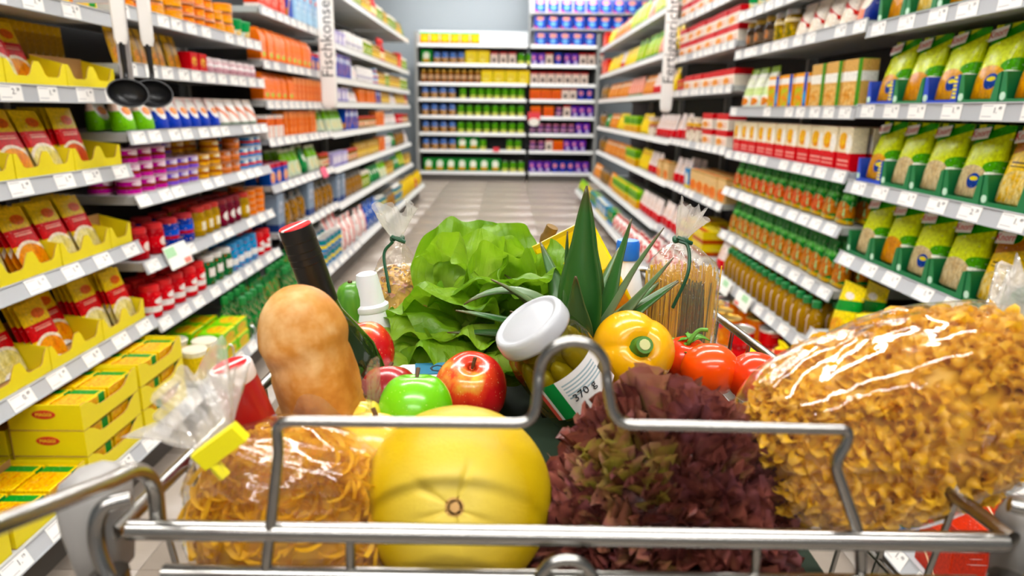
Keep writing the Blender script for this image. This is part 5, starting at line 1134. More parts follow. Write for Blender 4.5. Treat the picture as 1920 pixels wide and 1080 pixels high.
def pineapple():
    C = Vector((0.092, 0.768, 0.757)); t = thing('pineapple', 'pineapple with tall pointed green crown beside the lettuce', 'pineapple', C)
    mb = MB(); m = NT('pineapple_skin'); g = m.coord('Object'); vo = m.n('ShaderNodeTexVoronoi'); vo.inputs['Scale'].default_value = 55; m.l(g, vo.inputs[0])
    m.l(m.ramp(vo.outputs[0], [(0.1, 'c89a34'), (0.5, '9a7428'), (0.9, '4a4a1c')]), m.b.inputs['Base Color']); m.bump(vo.outputs[0], 0.8, 0.006)
    mb.lathe([(0.02, 0), (0.045, 0.006), (0.057, 0.03), (0.06, 0.06), (0.054, 0.09), (0.038, 0.11), (0.016, 0.117)], 28); ob('fruit_body', mb.mesh('fruit_body', m.m, True, 0), t)
    lm = NT('pineapple_leaf'); at = lm.n('ShaderNodeAttribute', attribute_name='Col'); sp = lm.n('ShaderNodeSeparateColor'); lm.l(at.outputs['Color'], sp.inputs[0])
    nz = lm.noise(lm.vmath('MULTIPLY', lm.coord('Object'), (60, 60, 12)), 1.0, 3)
    col = lm.mix(lm.math('MULTIPLY_ADD', nz, 0.6, -0.1), lin('1c5a1c'), lin('3a7a2c')); col = lm.mix(sp.outputs[0], col, lin('7c8464')); col = lm.mix(sp.outputs[1], col, lin('5a3018'))
    lm.l(col, lm.b.inputs['Base Color']); lm.b.inputs['Roughness'].default_value = 0.34
    rnd = random.Random(3)
    # azimuth, length, width, start elevation, end elevation, greyness, base height
    S = [(250, .172, .0225, 86, 93, 0.0, .112), (80, .15, .019, 82, 84, .0, .112), (5, .140, .018, 76, 70, 0.05, .112), (345, .150, .014, 66, 54, .75, .110), (175, .12, .018, 82, 86, .1, .112), (200, .165, .0185, 66, -34, .45, .110),
         (210, .14, .0175, 46, 24, .85, .108), (203, .155, .0170, 26, 10, .05, .106), (190, .15, .015, 16, -4, .1, .102), (222, .12, .014, 36, 18, .5, .104), (352, .12, .0145, 40, 36, .1, .104), (5, .12, .014, 40, 28, .3, .106), (355, .13, .013, 46, 50, .6, .108),
         (240, .11, .016, 26, 2, .1, .102), (120, .13, .016, 55, 40, .2, .106), (60, .13, .016, 50, 36, .2, .106), (145, .12, .015, 40, 20, .3, .104), (95, .12, .015, 35, 20, .3, .104), (30, .12, .015, 34, 22, .3, .104), (160, .13, .014, 14, -12, .1, .102), (250, .09, .015, 62, 70, .35, .108)]
    for az, Ln, Wd, e0, e1, grey, bz in S:
        a = math.radians(az); out = Vector((math.cos(a), math.sin(a), 0)); N = 18; P = [Vector((0, 0, bz))+out*0.010]; D_ = []
        for i in range(N):
            g = i/(N-1); e = math.radians(e0+(e1-e0)*g**1.3); D_.append(out*math.cos(e)+Vector((0, 0, math.sin(e))))
            if i: P.append(P[-1]+D_[-1]*Ln/(N-1))
        side = Vector((-math.sin(a), math.cos(a), 0)); nu = 9; mb = MB(); cols = []
        for j in range(N):
            g = j/(N-1); w = Wd*(1-g**2.2)*(0.85+0.3*math.sin(PI*min(1, g*1.6)))+0.0004; nr = side.cross(D_[j]).normalized()
            for i in range(nu):
                u = i/(nu-1)*2-1; p = P[j]+side*u*w+nr*(-0.55*w*u*u)*-1
                mb.v.append(tuple(p)); cols.append((grey*(0.55+0.45*abs(math.sin(5*g+az)))*(1-0.4*g)+0.10*(1-abs(u)), max(0, (g-0.82)*4)+max(0, abs(u)-0.9)*2, 0, 1))
        for j in range(N-1):
            for i in range(nu-1): mb.f.append((j*nu+i, j*nu+i+1, (j+1)*nu+i+1, (j+1)*nu+i)); mb.m.append(0)
        mb.col = cols; o = ob('crown_leaf', mb.mesh('crown_leaf', lm.m, True, 0), t); sd = o.modifiers.new('thick', 'SOLIDIFY'); sd.thickness = 0.0012
pineapple()

# --- cellophane bags
FILM = film_mat('cellophane', 0.015, 'fdfcf8', 0.32, 22, 1.3)
FILM_S = film_mat('cellophane_stiff', 0.09, 'fbfaf6', 0.7, 60, 1.6)
FILM_T = film_mat('cellophane_bunched', 0.34, 'f8f6f2', 0.9, 70)
def plume(H, R0, R1, seed, nf=7, fan=0.35, lean=(0, 0)):
    """the gathered, crinkled top of a tied bag"""
    rnd = random.Random(seed); ph = [rnd.uniform(0, 6) for _ in range(4)]
    def f(u, v):
        a = 2*PI*u; r = R0+(R1-R0)*v**0.8
        r *= 1+fan*v*(0.6*math.sin(nf*a+ph[0])+0.5*math.sin((nf*2+1)*a+ph[1]+3*v)); z = H*v*(1+0.16*math.sin(3*a+ph[2])+0.10*math.sin(8*a+ph[3]))
        return Vector((r*math.cos(a)+lean[0]*v*H, r*math.sin(a)*0.6+lean[1]*v*H, z))
    mb = MB(); mb.grid(f, 72, 16, 0, True); return mb
def skin(center, rad, seed, amp=0.004, power=0.8, nu=56, nv=36):
    """soft closed bag skin around a rounded body"""
    rnd = random.Random(seed); off = Vector((rnd.uniform(0, 50), rnd.uniform(0, 50), 0)); mb = MB()
    def f(p, a):
        return 1.0
    fruit(mb, 1.0, f, nu, nv); v = []
    for x, y, z in mb.v:
        q = Vector((math.copysign(abs(x)**power, x), math.copysign(abs(y)**power, y), math.copysign(abs(z)**power, z)))
        n = mnoise.noise(q*2.2+off)*amp+mnoise.noise(q*6+off)*amp*0.4
        v.append((q.x*rad[0]+n*x, q.y*rad[1]+n*y, q.z*rad[2]+n*z))
    mb.v = v; return mb
def pasta_mat():
    if 'pasta' in MATS: return MATS['pasta']
    t = NT('pasta'); oi = t.noise(t.coord('Object'), 60, 1); col = t.mix(oi, lin('e0a40c'), lin('f8ca38')); t.l(col, t.b.inputs['Base Color']); t.b.inputs['Roughness'].default_value = 0.42; tr = t.n('ShaderNodeBsdfTranslucent'); t.l(col, tr.inputs[0]); mx = t.n('ShaderNodeMixShader'); mx.inputs[0].default_value = 0.3; t.l(t.b.outputs[0], mx.inputs[1]); t.l(tr.outputs[0], mx.inputs[2]); t.l(mx.outputs[0], t.out.inputs[0])
    MATS['pasta'] = t.m; return t.m
def fusilli(mb, pos, axis, L, r, turns, rnd):
    q = Vector((0, 0, 1)).rotation_difference(axis); ph = rnd.uniform(0, 6); N = 14; o = len(mb.v)
    for i in range(N):
        g = i/(N-1); a = ph+g*turns*2*PI
        for s in (-1, -0.35, 0.35, 1):
            mb.v.append(tuple(pos+q @ Vector((s*r*math.cos(a), s*r*math.sin(a), (g-0.5)*L+0.0012*(1-abs(s))))))
    for i in range(N-1):
        for k in range(3): mb.f.append((o+i*4+k, o+i*4+k+1, o+(i+1)*4+k+1, o+(i+1)*4+k)); mb.m.append(0)
def on_shell(rnd, rad, k, power=0.8):
    d_ = Vector((rnd.gauss(0, 1), rnd.gauss(0, 1), rnd.gauss(0, 1))).normalized()
    q = Vector([math.copysign(abs(c)**power, c) for c in d_]); return Vector((q.x*rad[0], q.y*rad[1], q.z*rad[2]))*k, d_
def pasta_bag_right():
    rad = (0.120, 0.060, 0.073); C = Vector((0.294, 0.472, 0.9025))
    t = thing('spiral_pasta_bag', 'big clear bag of spiral pasta overhanging the right cart rim', 'pasta bag', C, (0.0, -0.30, 0.08))
    rnd = random.Random(21); mb = MB(); core = skin(C, [r*0.86 for r in rad], 4, 0.002); mb.v, mb.f, mb.m = core.v, core.f, core.m
    for k in range(850):
        p, n = on_shell(rnd, rad, rnd.uniform(0.88, 0.955)); ax = n.cross(Vector((rnd.uniform(-1, 1), rnd.uniform(-1, 1), rnd.uniform(-1, 1)))).normalized()+n*rnd.uniform(-.45, .45)
        fusilli(mb, p, ax.normalized(), rnd.uniform(0.024, 0.034), 0.0056, 1.5, rnd)
    o = ob('spiral_pasta', mb.mesh('spiral_pasta', pasta_mat(), True, 0), t); o['kind'] = 'stuff'
    ob('film', skin(C, [r*1.045 for r in rad], 8, 0.004).mesh('film', FILM, True, 0), t)
    pl = ob('film_top', plume(0.05, 0.030, 0.050, 2, 6).mesh('film_top', FILM_T, True, 0), t, (0.098, 0.015, 0.012)); along(pl, (0.95, 0.25, 0.25))
pasta_bag_right()
def pasta_bag_left():
    rad = (0.071, 0.041, 0.088); C = Vector((-0.152, 0.449, 0.812))
    t = thing('ribbon_pasta_bag', 'clear bag of ribbon noodles with yellow clip at left cart corner', 'pasta bag', C, (0.0, -0.12, 0.0))
    rnd = random.Random(31); mb = MB(); core = skin(C, [r*0.86 for r in rad], 6, 0.002); mb.v, mb.f, mb.m = core.v, core.f, core.m
    for k in range(900):
        p, n = on_shell(rnd, rad, rnd.uniform(0.90, 0.97)); ax = n.cross(Vector((rnd.uniform(-1, 1), rnd.uniform(-1, 1), rnd.uniform(-1, 1)))).normalized(); b = n.cross(ax)
        R0 = rnd.uniform(0.008, 0.020); sweep = rnd.uniform(1.5, 4.2); w = 0.0017; o = len(mb.v); N = 14; tl = rnd.uniform(-.35, .35); c = p-ax*R0*0.6
        for i in range(N):
            a = -sweep/2+sweep*i/(N-1); rdir = ax*math.cos(a)+b*math.sin(a); q = c+rdir*R0+n*(tl*R0*math.sin(a)-0.12*R0*(1-math.cos(a)))
            mb.v += [tuple(q-rdir*w*0.5-n*w), tuple(q+rdir*w*0.5+n*w)]
        for i in range(N-1): mb.f.append((o+2*i, o+2*i+1, o+2*i+3, o+2*i+2)); mb.m.append(0)
    o = ob('ribbon_noodles', mb.mesh('ribbon_noodles', pasta_mat(), True, 0), t); o['kind'] = 'stuff'
    ob('film', skin(C, [r*1.05 for r in rad], 9, 0.005).mesh('film', FILM, True, 0), t)
    # shoulder cone up to the clip, the clip and the crumpled top
    tie = Vector((-0.022, -0.033, 0.098))
    def sh(u, v):
        a = 2*PI*u; e = 1-v; c = Vector((-0.004, -0.004, 0.062))*e+tie*v; r = 0.052*e**0.8+0.009
        r *= 1+0.10*math.sin(7*a+2*v)*e+0.2*math.sin(5*a)*v
        return c+Vector((r*math.cos(a), r*math.sin(a)*0.72, 0))
    mb = MB(); mb.grid(sh, 48, 10, 0, True); ob('film_shoulder', mb.mesh('film_shoulder', FILM, True, 0), t)
    pl = ob('film_top', plume(0.046, 0.008, 0.036, 5, 5, 0.5).mesh('film_top', FILM_T, True, 0), t, tie); along(pl, (-0.52, 0.55, 0.45))
    mb = MB(); mb.loft([[Vector((x, y, z)) for x, y in ((-0.017, -0.0045), (0.017, -0.0035), (0.018, 0.002), (0.017, 0.005), (-0.017, 0.004), (-0.019, 0.0))] for z in (-0.0065, 0.0065)])
    mb.tube([(-0.012, 0.0, -0.003), (-0.012, -0.002, -0.018)], 0.004, 6); ob('clip', mb.mesh('clip', mat('clip_yellow', 'ece000', 0.4), True, 30), t, tie+Vector((0.004, -0.0085, 0.001)), (0.1, -0.52, 0.0))
pasta_bag_left()
def tie_wire(t, p, path, name='twist_tie'):
    mg = mat('tie_green', '0c4a2c', .4)
    mb = MB(); mb.tube(spline(path, 6), 0.0022, 7); o = ob(name, mb.mesh(name, mg), t)
    mb = MB(); mb.tube([(p[0]+0.0075*math.cos(a), p[1]+0.0065*math.sin(a), p[2]+0.002*math.sin(3*a)) for a in [2*PI*k/20 for k in range(20)]], 0.0028, 7, 0, True); ob('tie_loop', mb.mesh('tie_loop', mg), o)
    mb = MB(); mb.tube(spline([(p[0]-0.006, p[1]-0.008, p[2]+0.004), (p[0]+0.002, p[1]-0.011, p[2]+0.001), (p[0]+0.012, p[1]-0.009, p[2]-0.003)], 5), 0.0028, 7); ob('tie_knot', mb.mesh('tie_knot', mg), o)
def spaghetti_bag():
    B = Vector((0.222, 0.842, 0.758)); t = thing('spaghetti_bag', 'tied clear bag of yellow and dark green spaghetti', 'pasta bag', B)
    rnd = random.Random(8); H = 0.175
    for nm, m, sel in (('yellow_spaghetti', mat('spaghetti_yellow', 'e6b616', .4), 0), ('green_spaghetti', mat('spaghetti_green', '5a5a20', .45), 1)):
        mb = MB(); n = 0
        while n < (330 if sel == 0 else 150):
            x, y = rnd.uniform(-.041, .041), rnd.uniform(-.024, .024)
            if (abs(x)/.042)**2.4+(abs(y)/.025)**2.4 > 1 : continue
            fx = (x > -0.008 and x < 0.026 and y < 0.004)
            if fx != bool(sel): continue
            n += 1; h = H+rnd.uniform(-.02, .004)-(0.02 if sel else 0); tx, ty = x+rnd.uniform(-.006, .006)*1.0, y+rnd.uniform(-.004, .004)
            tx *= 0.97; c = 0.0010; o = len(mb.v)
            for (px, py, pz) in ((x, y, 0.002), (tx, ty, h)):
                for k in range(4): a = PI/2*k+0.4; mb.v.append((px+c*math.cos(a), py+c*math.sin(a), pz))
            mb.f += [(o+k, o+(k+1) % 4, o+4+(k+1) % 4, o+4+k) for k in range(4)]+[(o+4, o+5, o+6, o+7)]; mb.m += [0]*5
        o = ob(nm, mb.mesh(nm, m, False), t); o['kind'] = 'stuff'
    mb = MB(); R = []
    for z, k in ((0, .9), (0.004, 1), (0.10, 1.0), (0.165, 0.98), (0.182, 0.86), (0.196, 0.55), (0.208, 0.18)):
        R.append([Vector((0.0455*k*math.copysign(abs(math.cos(a))**0.7, math.cos(a))*(1+0.03*math.sin(9*a+z*60))-0.006*(1-k), 0.029*k*math.copysign(abs(math.sin(a))**0.7, math.sin(a)), z)) for a in [2*PI*j/40 for j in range(40)]])
    mb.loft(R, 0, True, False); ob('film', mb.mesh('film', FILM_S, True, 0), t)
    p = (-0.006, 0.0, 0.209); tie_wire(t, p, [(p[0]-0.004, -0.010, p[2]), (0.0, -0.016, p[2]-0.006), (-0.002, -0.032, p[2]-0.035), (-0.018, -0.034, p[2]-0.078)])
    pl = ob('film_top', plume(0.040, 0.006, 0.017, 14, 4, 0.5).mesh('film_top', FILM_T, True, 0), t, p); along(pl, (0.35, 0, 0.93))
spaghetti_bag()
def nut_bag():
    B = Vector((-0.146, 0.925, 0.703)); t = thing('snack_bag', 'tied clear bag of small bow-tie pasta behind the white bottle', 'snack bag', B); rnd = random.Random(17)
    mt = mat('bow_yellow', 'e0a81c', .45); mr = mat('bow_pink', 'c87a5a', .45); mb = MB(); rad = (0.036, 0.030, 0.106)
    core = skin(B, [r*0.8 for r in rad], 3, 0.001, 0.8, 20, 14); mb.v, mb.f, mb.m = [(x, y, z+0.113) for x, y, z in core.v], core.f, core.m
    for k in range(380):
        p, n = on_shell(rnd, rad, rnd.uniform(0.82, 0.94)); p = p+Vector((0, 0, 0.113)); a = n.cross(Vector((rnd.uniform(-1, 1), rnd.uniform(-1, 1), rnd.uniform(-1, 1)))).normalized(); b = n.cross(a); o = len(mb.v); s = 0.0062
        for u, w, e in ((-1, 1, .2), (-1, -1, -.2), (0, .35, .35), (0, -.35, .35), (1, 1, -.2), (1, -1, .2)): mb.v.append(tuple(p+a*u*s+b*w*s*0.62+n*e*s))
        mb.f += [(o, o+1, o+3, o+2), (o+2, o+3, o+5, o+4)]; mb.m += [1 if rnd.random() < 0.08 else 0]*2
    o = ob('bow_pasta', mb.mesh('bow_pasta', [mt, mr], True, 0), t); o['kind'] = 'stuff'
    mb = MB(); R = []
    for z, k in ((0, .8), (0.004, 1), (0.08, 1.05), (0.15, 1.05), (0.185, 0.96), (0.215, 0.62), (0.245, 0.17)):
        R.append([Vector((0.041*k*math.cos(a)*(1+0.06*math.sin(6*a+z*60)), 0.035*k*math.sin(a), z)) for a in [2*PI*j/40 for j in range(40)]])
    mb.loft(R, 0, True, False); ob('film', mb.mesh('film', FILM_S, True, 0), t)
    p = (0.0, 0.0, 0.246); tie_wire(t, p, [(-0.004, -0.010, p[2]-0.002), (-0.016, -0.014, p[2]-0.018), (-0.010, -0.030, p[2]-0.048), (-0.006, -0.038, p[2]-0.066)])
    pl = ob('film_top', plume(0.042, 0.006, 0.026, 24, 4, 0.5).mesh('film_top', FILM_T, True, 0), t, p); along(pl, (-0.05, 0, 1))
nut_bag()
# --- bottles, jar, bread, packs
def glass(name, col, rough=0.06): return mat(name, col, rough, 0, 0.6, **{'Coat Weight': 0.4})
def cap_stripe(name, a, b):
    t = NT(name); g = t.coord(); sp = t.n('ShaderNodeSeparateXYZ'); t.l(g, sp.inputs[0])
    f = t.math('COMPARE', t.math('MULTIPLY_ADD', sp.outputs[0], -0.5, sp.outputs[1]), 0.25, 0.085); t.l(t.mix(f, lin(a), lin(b)), t.b.inputs['Base Color']); t.b.inputs['Roughness'].default_value = 0.3; return t.m
def wine_bottle():
    top = Vector((-0.1945, 0.635, 1.0135)); base = Vector((-0.118, 0.676, 0.705)); ax = (top-base); H = ax.length
    t = thing('wine_bottle', 'dark green wine bottle with black capsule and red-and-white cap top', 'wine bottle', base); along(t, ax, 0.5)
    mb = MB(); mb.lathe([(0.028, 0.0), (0.036, 0.004), (0.0365, H*0.52), (0.034, H*0.58), (0.024, H*0.655), (0.0155, H*0.72), (0.0142, H*0.76), (0.0142, H*0.8)], 32); bo = ob('glass_body', mb.mesh('glass_body', glass('glass_green', '1c2a10')), t)
    mb = MB(); mb.lathe([(0.0370, H*0.10), (0.0372, H*0.10), (0.0372, H*0.46), (0.0370, H*0.46)], 32, 0); lb = ob('label', mb.mesh('label', mat('label_black', '16181c', .5)), bo)
    ob('lettering', text_mesh('H', 0.02, M_LOGOW), lb, (0.0195, -0.0325, H*0.40), (PI/2, 0, 0.55))
    mb = MB(); prof = [(0.0152, H*0.755)]; 
    for z in (0.80, 0.86, 0.885, 0.888, 0.905, 0.908, 0.925, 0.928, 0.955, 0.958): prof.append((0.0158 if int(z*1000) % 5 else 0.0153, H*z))
    prof += [(0.0155, H*0.985), (0.0150, H*0.997)]; mb.lathe(prof, 28); cp = ob('capsule', mb.mesh('capsule', mat('capsule_black', '17130f', .35), True, 20), t)
    mb = MB(); mb.lathe([(0.0150, H*0.997), (0.0146, H)], 28); ob('cap_top', mb.mesh('cap_top', cap_stripe('cap_red_white', 'd8141c', 'f2e8e6')), cp)
wine_bottle()
def red_bottle():
    top = Vector((-0.206, 0.492, 0.931)); base = Vector((-0.158, 0.525, 0.7035)); ax = top-base; H = ax.length
    t = thing('red_capped_bottle', 'bottle with red capsule and white-ringed red cap beside the baguette', 'bottle', base); along(t, ax, 0.2)
    mb = MB(); mb.lathe([(0.02, 0), (0.027, 0.004), (0.027, H*0.42), (0.021, H*0.55), (0.0185, H*0.62)], 28); ob('glass_body', mb.mesh('glass_body', glass('glass_dark', '2a1410')), t)
    mb = MB(); mb.lathe([(0.0200, H*0.58), (0.0185, H*0.72), (0.0160, H*0.93), (0.0152, H*0.955)], 28); ob('capsule', mb.mesh('capsule', mat('capsule_red', 'a80c14', .3)), t)
    mb = MB(); mb.lathe([(0.0155, H*0.945), (0.0160, H*0.95), (0.0160, H*0.99), (0.0152, H*0.998), (0.0125, H)], 28); cp = ob('cap_ring', mb.mesh('cap_ring', mat('cap_white', 'efe4e2', .35)), t)
    mb = MB(); mb.lathe([(0.0126, H*0.9995), (0.0124, H*1.003)], 28); ob('cap_top', mb.mesh('cap_top', cap_stripe('cap_red_white2', 'd0101c', 'f0e4e2')), cp)
red_bottle()
def white_bottle():
    base = Vector((-0.1465, 0.822, 0.705)); t = thing('white_bottle', 'white plastic bottle with tapered cap beside the lettuce', 'bottle', base); along(t, (-0.10, 0.0, 1))
    mw = mat('plastic_white', 'e9ebec', .3); mb = MB(); mb.lathe([(0.022, 0), (0.026, 0.004), (0.026, 0.13), (0.024, 0.158), (0.0195, 0.175)], 28); ob('bottle_body', mb.mesh('bottle_body', mw), t)
    mb = MB(); mb.lathe([(0.0205, 0.174), (0.0215, 0.176), (0.0215, 0.181), (0.0175, 0.184), (0.0150, 0.205), (0.0125, 0.220), (0.009, 0.222)], 28); ob('cap', mb.mesh('cap', mw), t)
white_bottle()
def jar():
    lidc = Vector((0.021, 0.640, 0.9235)); ax = Vector((-0.56, -0.19, 0.81)).normalized(); H = 0.118
    t = thing('pickle_jar', 'tilted glass jar of pickles with white lid in mid-cart', 'jar', lidc-ax*H); along(t, ax, 0.0)
    mb = MB(); mb.lathe([(0.03, 0), (0.041, 0.006), (0.0425, 0.02), (0.0425, 0.075), (0.039, 0.090), (0.0345, 0.097), (0.0345, 0.106)], 36)
    g = NT('jar_glass'); g.t.nodes.remove(g.b); tr = g.n('ShaderNodeBsdfTransparent'); tr.inputs[0].default_value = lin('dcdca0'); gl = g.n('ShaderNodeBsdfGlossy'); gl.inputs['Roughness'].default_value = 0.04
    fr = g.n('ShaderNodeFresnel'); two_sided(g, fr); mx = g.n('ShaderNodeMixShader'); g.l(fr.outputs[0], mx.inputs[0]); g.l(tr.outputs[0], mx.inputs[1]); g.l(gl.outputs[0], mx.inputs[2]); g.l(mx.outputs[0], g.out.inputs[0])
    ob('glass', mb.mesh('glass', g.m, True, 0), t)
    mb = MB(); mb.lathe([(0.02, 0.004), (0.026, 0.012), (0.027, 0.085), (0.02, 0.092)], 20); ob('brine', mb.mesh('brine', mat('brine_olive', '7a6a10', .3)), t)
    rnd = random.Random(4); pm = NT('pickle_skin'); pm.l(pm.mix(pm.noise(pm.coord('Object'), 90, 3), lin('a8901c'), lin('7c6c0c')), pm.b.inputs['Base Color']); pm.b.inputs['Roughness'].default_value = 0.25
    for k in range(9):
        a = 2*PI*k/9; mb = MB(); r = 0.0105+rnd.uniform(-.001, .002); zc = 0.048+rnd.uniform(-.006, .008); ln = 0.034
        mb.lathe([(0.002, -ln), (r*0.7, -ln*0.85), (r, -ln*0.4), (r*1.03, 0.1*ln), (r*0.85, ln*0.7), (r*0.4, ln*0.95), (0.001, ln)], 14)
        o = ob('pickle', mb.mesh('pickle', pm.m, True, 0), t, (0.0295*math.cos(a), 0.0295*math.sin(a), zc)); o.rotation_euler = (rnd.uniform(-.12, .12), rnd.uniform(-.12, .12), 0)
    ml = mat('lid_white', 'b8babf', .3); mb = MB()
    mb.lathe([(0.0360, 0.099), (0.0382, 0.100), (0.0388, 0.103), (0.0382, 0.1125), (0.0365, 0.1165), (0.0335, 0.118), (0.0312, 0.1168), (0.029, 0.1158), (0.0275, 0.1165), (0.010, 0.1168), (0.002, 0.1168)], 44); ob('lid', mb.mesh('lid', ml, True, 0), t)
    lm = print_mat('jar_label', 'e6e4e2', (('c', 0, .06, 'e0584a'), ('c', .1, .3, '12843a'), ('l', .36, .9, .45, .9, '9ab0b8', 70), ('r', .9, .98, .1, .6, '4a4a4a')), .5)
    mb = MB(); A0, A1 = math.radians(-128), math.radians(-18)
    mb.grid(lambda u, v: Vector((0.0429*math.cos(A0+(A1-A0)*u), 0.0429*math.sin(A0+(A1-A0)*u), 0.022+0.045*v)), 24, 3); lb = ob('label', mb.mesh('label', lm, True, 0), t)
    a = math.radians(-72); ob('lettering', text_mesh('370 g', 0.012, M_INK), lb, (0.0434*math.cos(a), 0.0434*math.sin(a), 0.042), (PI/2, 0, a+PI/2))
jar()
def baguette():
    tip = Vector((-0.1655, 0.546, 0.978)); base = Vector((-0.1525, 0.592, 0.7035)); ax = tip-base; H = ax.length
    t = thing('baguette', 'golden crusty baguette standing in a paper sleeve', 'bread', base); along(t, ax)
    m = NT('bread_crust'); g = m.coord('Object'); nz = m.noise(g, 22, 4, 0.6); fine = m.noise(m.vmath('MULTIPLY', g, (1, 1, 0.25)), 160, 3)
    c = m.ramp(nz, [(0.34, 'b06a1c'), (0.5, 'd09040'), (0.68, 'ecc48a')]); c = m.mix(m.math('MULTIPLY', fine, 0.35), c, lin('b0701c'))
    m.l(c, m.b.inputs['Base Color']); m.b.inputs['Roughness'].default_value = 0.5; m.b.inputs['Specular IOR Level'].default_value = 0.35; m.bump(m.noise(g, 60, 4), 0.25, 0.004)
    prof = [(0.025, 0)]
    for i in range(1, 40):
        z = H*i/40
        if z > H-0.052: break
        prof.append((0.0355+0.0015*math.sin(z*45), z))
    prof += [(0.0365*math.sin(q)**0.9, H-0.052+0.052*math.cos(q)) for q in [PI/2*(1-k/14) for k in range(1, 14)]]+[(0.001, H)]
    def f(p, a, r, z):
        s = 1+0.035*math.sin(2*a+z*26)+0.02*math.sin(3*a-z*40)
        for zc, ph, dp in ((H-0.062, 2.2, 0.06), (H-0.12, 0.9, 0.06)):       # slashes baked into the crust
            k = (z-zc-0.016*math.sin(a+ph))/0.006; s += -dp*math.exp(-k*k)+0.02*math.exp(-((k-2.6)/1.4)**2)
        if z < H-0.06: s += 0.012*math.sin(14*a+z*30)
        return Vector((p.x*s+0.006*math.sin(z*16), p.y*s, p.z))
    mb = MB(); mb.lathe(prof, 56, 0, f); ob('loaf', mb.mesh('loaf', m.m, True, 0), t)
    pm = mat('sleeve_paper', 'c8a06a', .7); 
    def sl(u, v):
        a = PI*0.55+2*PI*0.42*u; r = 0.043+0.003*math.sin(9*a+4*v); return Vector((r*math.cos(a), r*math.sin(a), 0.002+(0.15+0.012*math.sin(5*a))*v))
    mb = MB(); mb.grid(sl, 26, 8); o = ob('paper_sleeve', mb.mesh('paper_sleeve', pm, True, 0), t); o.modifiers.new('thick', 'SOLIDIFY').thickness = 0.0006
    def wn(u, v):
        a = -PI*0.62+2*PI*0.56*u; r = 0.0435+0.004*math.sin(7*a+5*v)+0.010*max(0, math.sin(a+0.6))*v; return Vector((r*math.cos(a), r*math.sin(a), 0.002+(0.185+0.02*math.sin(4*a+1))*v))
    mb = MB(); mb.grid(wn, 40, 14); ob('sleeve_window', mb.mesh('sleeve_window', film_mat('cellophane_sleeve', 0.16, 'f6f2ea', 0.8, 60), True, 0), t)
baguette()
def cucumber():
    t = thing('cucumber', 'dark green cucumber end between wine and white bottle', 'cucumber', (-0.176, 0.842, 0.703)); along(t, (-0.06, -0.10, 1))
    m = NT('cucumber_skin'); g = m.coord('Object'); nz = m.noise(m.vmath('MULTIPLY', g, (160, 160, 12)), 1.0, 2); m.l(m.mix(nz, lin('2c6a14'), lin('6aa82c')), m.b.inputs['Base Color']); m.b.inputs['Roughness'].default_value = 0.3
    mb = MB(); H = 0.212; mb.lathe([(0.012, 0), (0.019, 0.008), (0.0215, 0.03), (0.0215, H-0.035), (0.020, H-0.018), (0.015, H-0.006), (0.008, H-0.001), (0.001, H)], 28, 0, lambda p, a, r, z: p*1.0+Vector((math.cos(a), math.sin(a), 0))*0.0005*math.sin(9*a)); ob('body', mb.mesh('body', m.m, True, 0), t)
    mb = MB(); mb.lathe([(0.003, H-0.001), (0.0025, H+0.002)], 10); ob('blossom_end', mb.mesh('blossom_end', mat('stem_brown', '5a3c1c', .7)), t)
cucumber()
def meat_pack():
    t = thing('meat_tray', 'white film-wrapped tray with blue label under the green lettuce', 'food tray', (-0.078, 0.697, 0.7575), (0.10, 0.0, 0.12))
    mb = MB(); mb.loft([rect_ring(0.085, 0.07, 0, .008), rect_ring(0.10, 0.085, 0.052, .012), rect_ring(0.108, 0.092, 0.075, .012), rect_ring(0.10, 0.085, 0.080, .012)]); ob('tray', mb.mesh('tray', mat('pack_white', 'ecebea', .35), True, 40), t)
    mb = MB(); mb.loft([rect_ring(0.095, 0.08, 0.0803, .012), rect_ring(0.085, 0.07, 0.0855, .012)]); ob('contents', mb.mesh('contents', mat('pack_pink', 'efe0dc', .2), True, 30), t)
    mb = MB(); mb.box((0.014, 0.022, 0.0862), (0.062, 0.026, 0.0010)); lb = ob('label', mb.mesh('label', mat('label_teal', '1c6a8a', .5), False), t)
    ob('lettering', text_mesh('BIO', 0.022, M_INK), lb, (0.016, 0.022, 0.0870), (0, 0, PI))
meat_pack()
def yellow_carton():
    t = thing('drink_carton', 'plain yellow carton leaning behind the pineapple crown', 'carton', (0.172, 0.925, 0.775)); along(t, (-0.46, -0.06, 0.88), 0.05)
    ym = print_mat('print_drink', 'f2c808', (('f', .75, .45, .2, .22, 'e8601c', 'f0a020', 5),), .35); c = 0.003
    mb = MB(); mb.loft([rect_ring(0.086, 0.066, 0, c), rect_ring(0.088, 0.068, c, c), rect_ring(0.088, 0.068, 0.150, c), rect_ring(0.088, 0.010, 0.192, c), rect_ring(0.088, 0.006, 0.206, c)]); ob('carton_body', mb.mesh('carton_body', ym, True, 25), t)
    mb = MB(); mb.box((0, 0, 0.206), (0.086, 0.004, 0.012)); ob('seal', mb.mesh('seal', mat('seal_yellow', 'd8b008', .4), False), t)
yellow_carton()
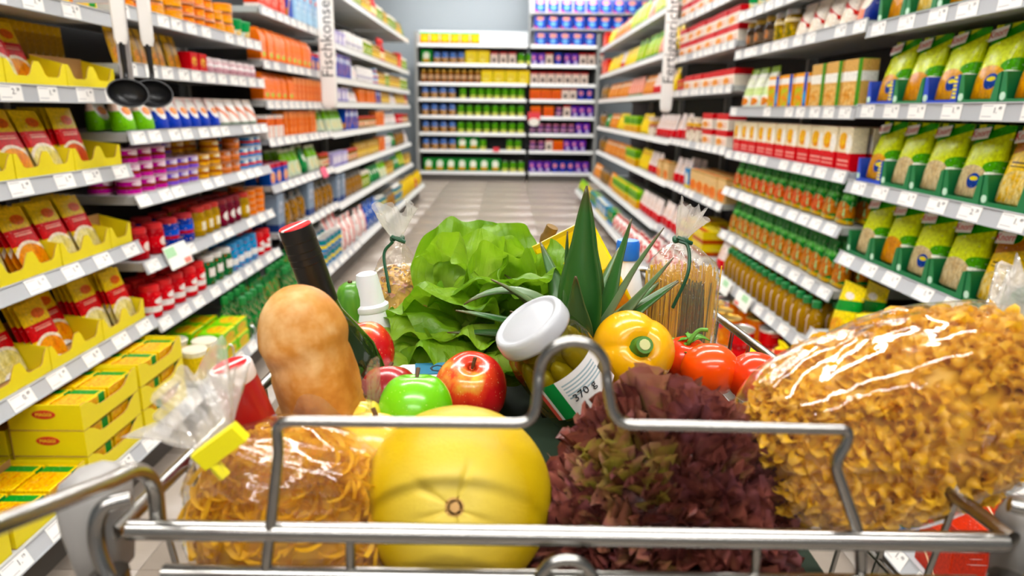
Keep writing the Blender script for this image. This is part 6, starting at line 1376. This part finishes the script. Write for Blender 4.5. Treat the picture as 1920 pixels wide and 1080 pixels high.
def blue_cap_bottle():
    t = thing('milk_bottle', 'white bottle with blue screw cap behind the yellow carton', 'bottle', (0.183, 1.015, 0.757))
    mb = MB(); mb.lathe([(0.022, 0), (0.026, 0.004), (0.026, 0.10), (0.020, 0.13), (0.014, 0.140), (0.014, 0.148)], 24); ob('bottle_body', mb.mesh('bottle_body', mat('plastic_white', 'e9ebec', .3)), t)
    mb = MB(); mb.lathe([(0.0165, 0.148), (0.0175, 0.150), (0.0175, 0.172), (0.0155, 0.177), (0.006, 0.178)], 24); ob('cap', mb.mesh('cap', mat('cap_blue', '1c70d8', .35)), t)
blue_cap_bottle()
def bananas():
    t = thing('banana_bunch', 'banana bunch with brown stem showing behind the pineapple crown', 'bananas', (0.055, 0.985, 0.757)); by = mat('banana_yellow', 'dcb414', .45)
    for k, (dx, dy) in enumerate(((-0.026, -0.012), (0.0, -0.024), (0.026, -0.008), (0.006, 0.014))):
        P = spline([(0.004, 0.0, 0.178), (dx*0.5, dy*0.5, 0.155), (dx*1.1, dy*1.2-0.008, 0.12), (dx*1.5, dy*1.8-0.016, 0.07), (dx*1.3, dy*1.2-0.008, 0.02), (dx*1.1, dy, 0.004)], 5); n = len(P)
        rr = [0.0055+0.0125*min(1, max(0, (i/(n-1)-0.10)*4.5))*min(1, (1-i/(n-1))*5+0.2) for i in range(n)]
        mb = MB(); mb.tube(P, rr, 10); ob('banana', mb.mesh('banana', by, True, 0), t)
    mb = MB(); mb.tube(spline([(0.004, 0, 0.172), (0.006, -0.004, 0.186), (0.012, -0.008, 0.202)], 4), [0.011]*5+[0.009]*4, 10); ob('bunch_stem', mb.mesh('bunch_stem', mat('banana_stem', '7a5a1c', .7)), t)
bananas()
def carrot():
    t = thing('carrot', 'pale orange carrot tip between snack bag and lettuce', 'carrot', (-0.092, 0.955, 0.757)); along(t, (-0.16, -0.02, 1))
    mb = MB(); mb.lathe([(0.006, 0), (0.016, 0.012), (0.0205, 0.07), (0.0215, 0.13), (0.018, 0.15), (0.009, 0.158)], 20, 0, lambda p, a, r, z: p*1.0+Vector((math.cos(a), math.sin(a), 0))*0.0006*math.sin(z*400)); ob('root', mb.mesh('root', mat('carrot_orange', 'ee9a5a', .5), True, 0), t)
    mb = MB(); mb.lathe([(0.006, 0.157), (0.004, 0.164)], 10); ob('crown', mb.mesh('crown', mat('calyx_green', '5a9a2c', .5)), t)
carrot()
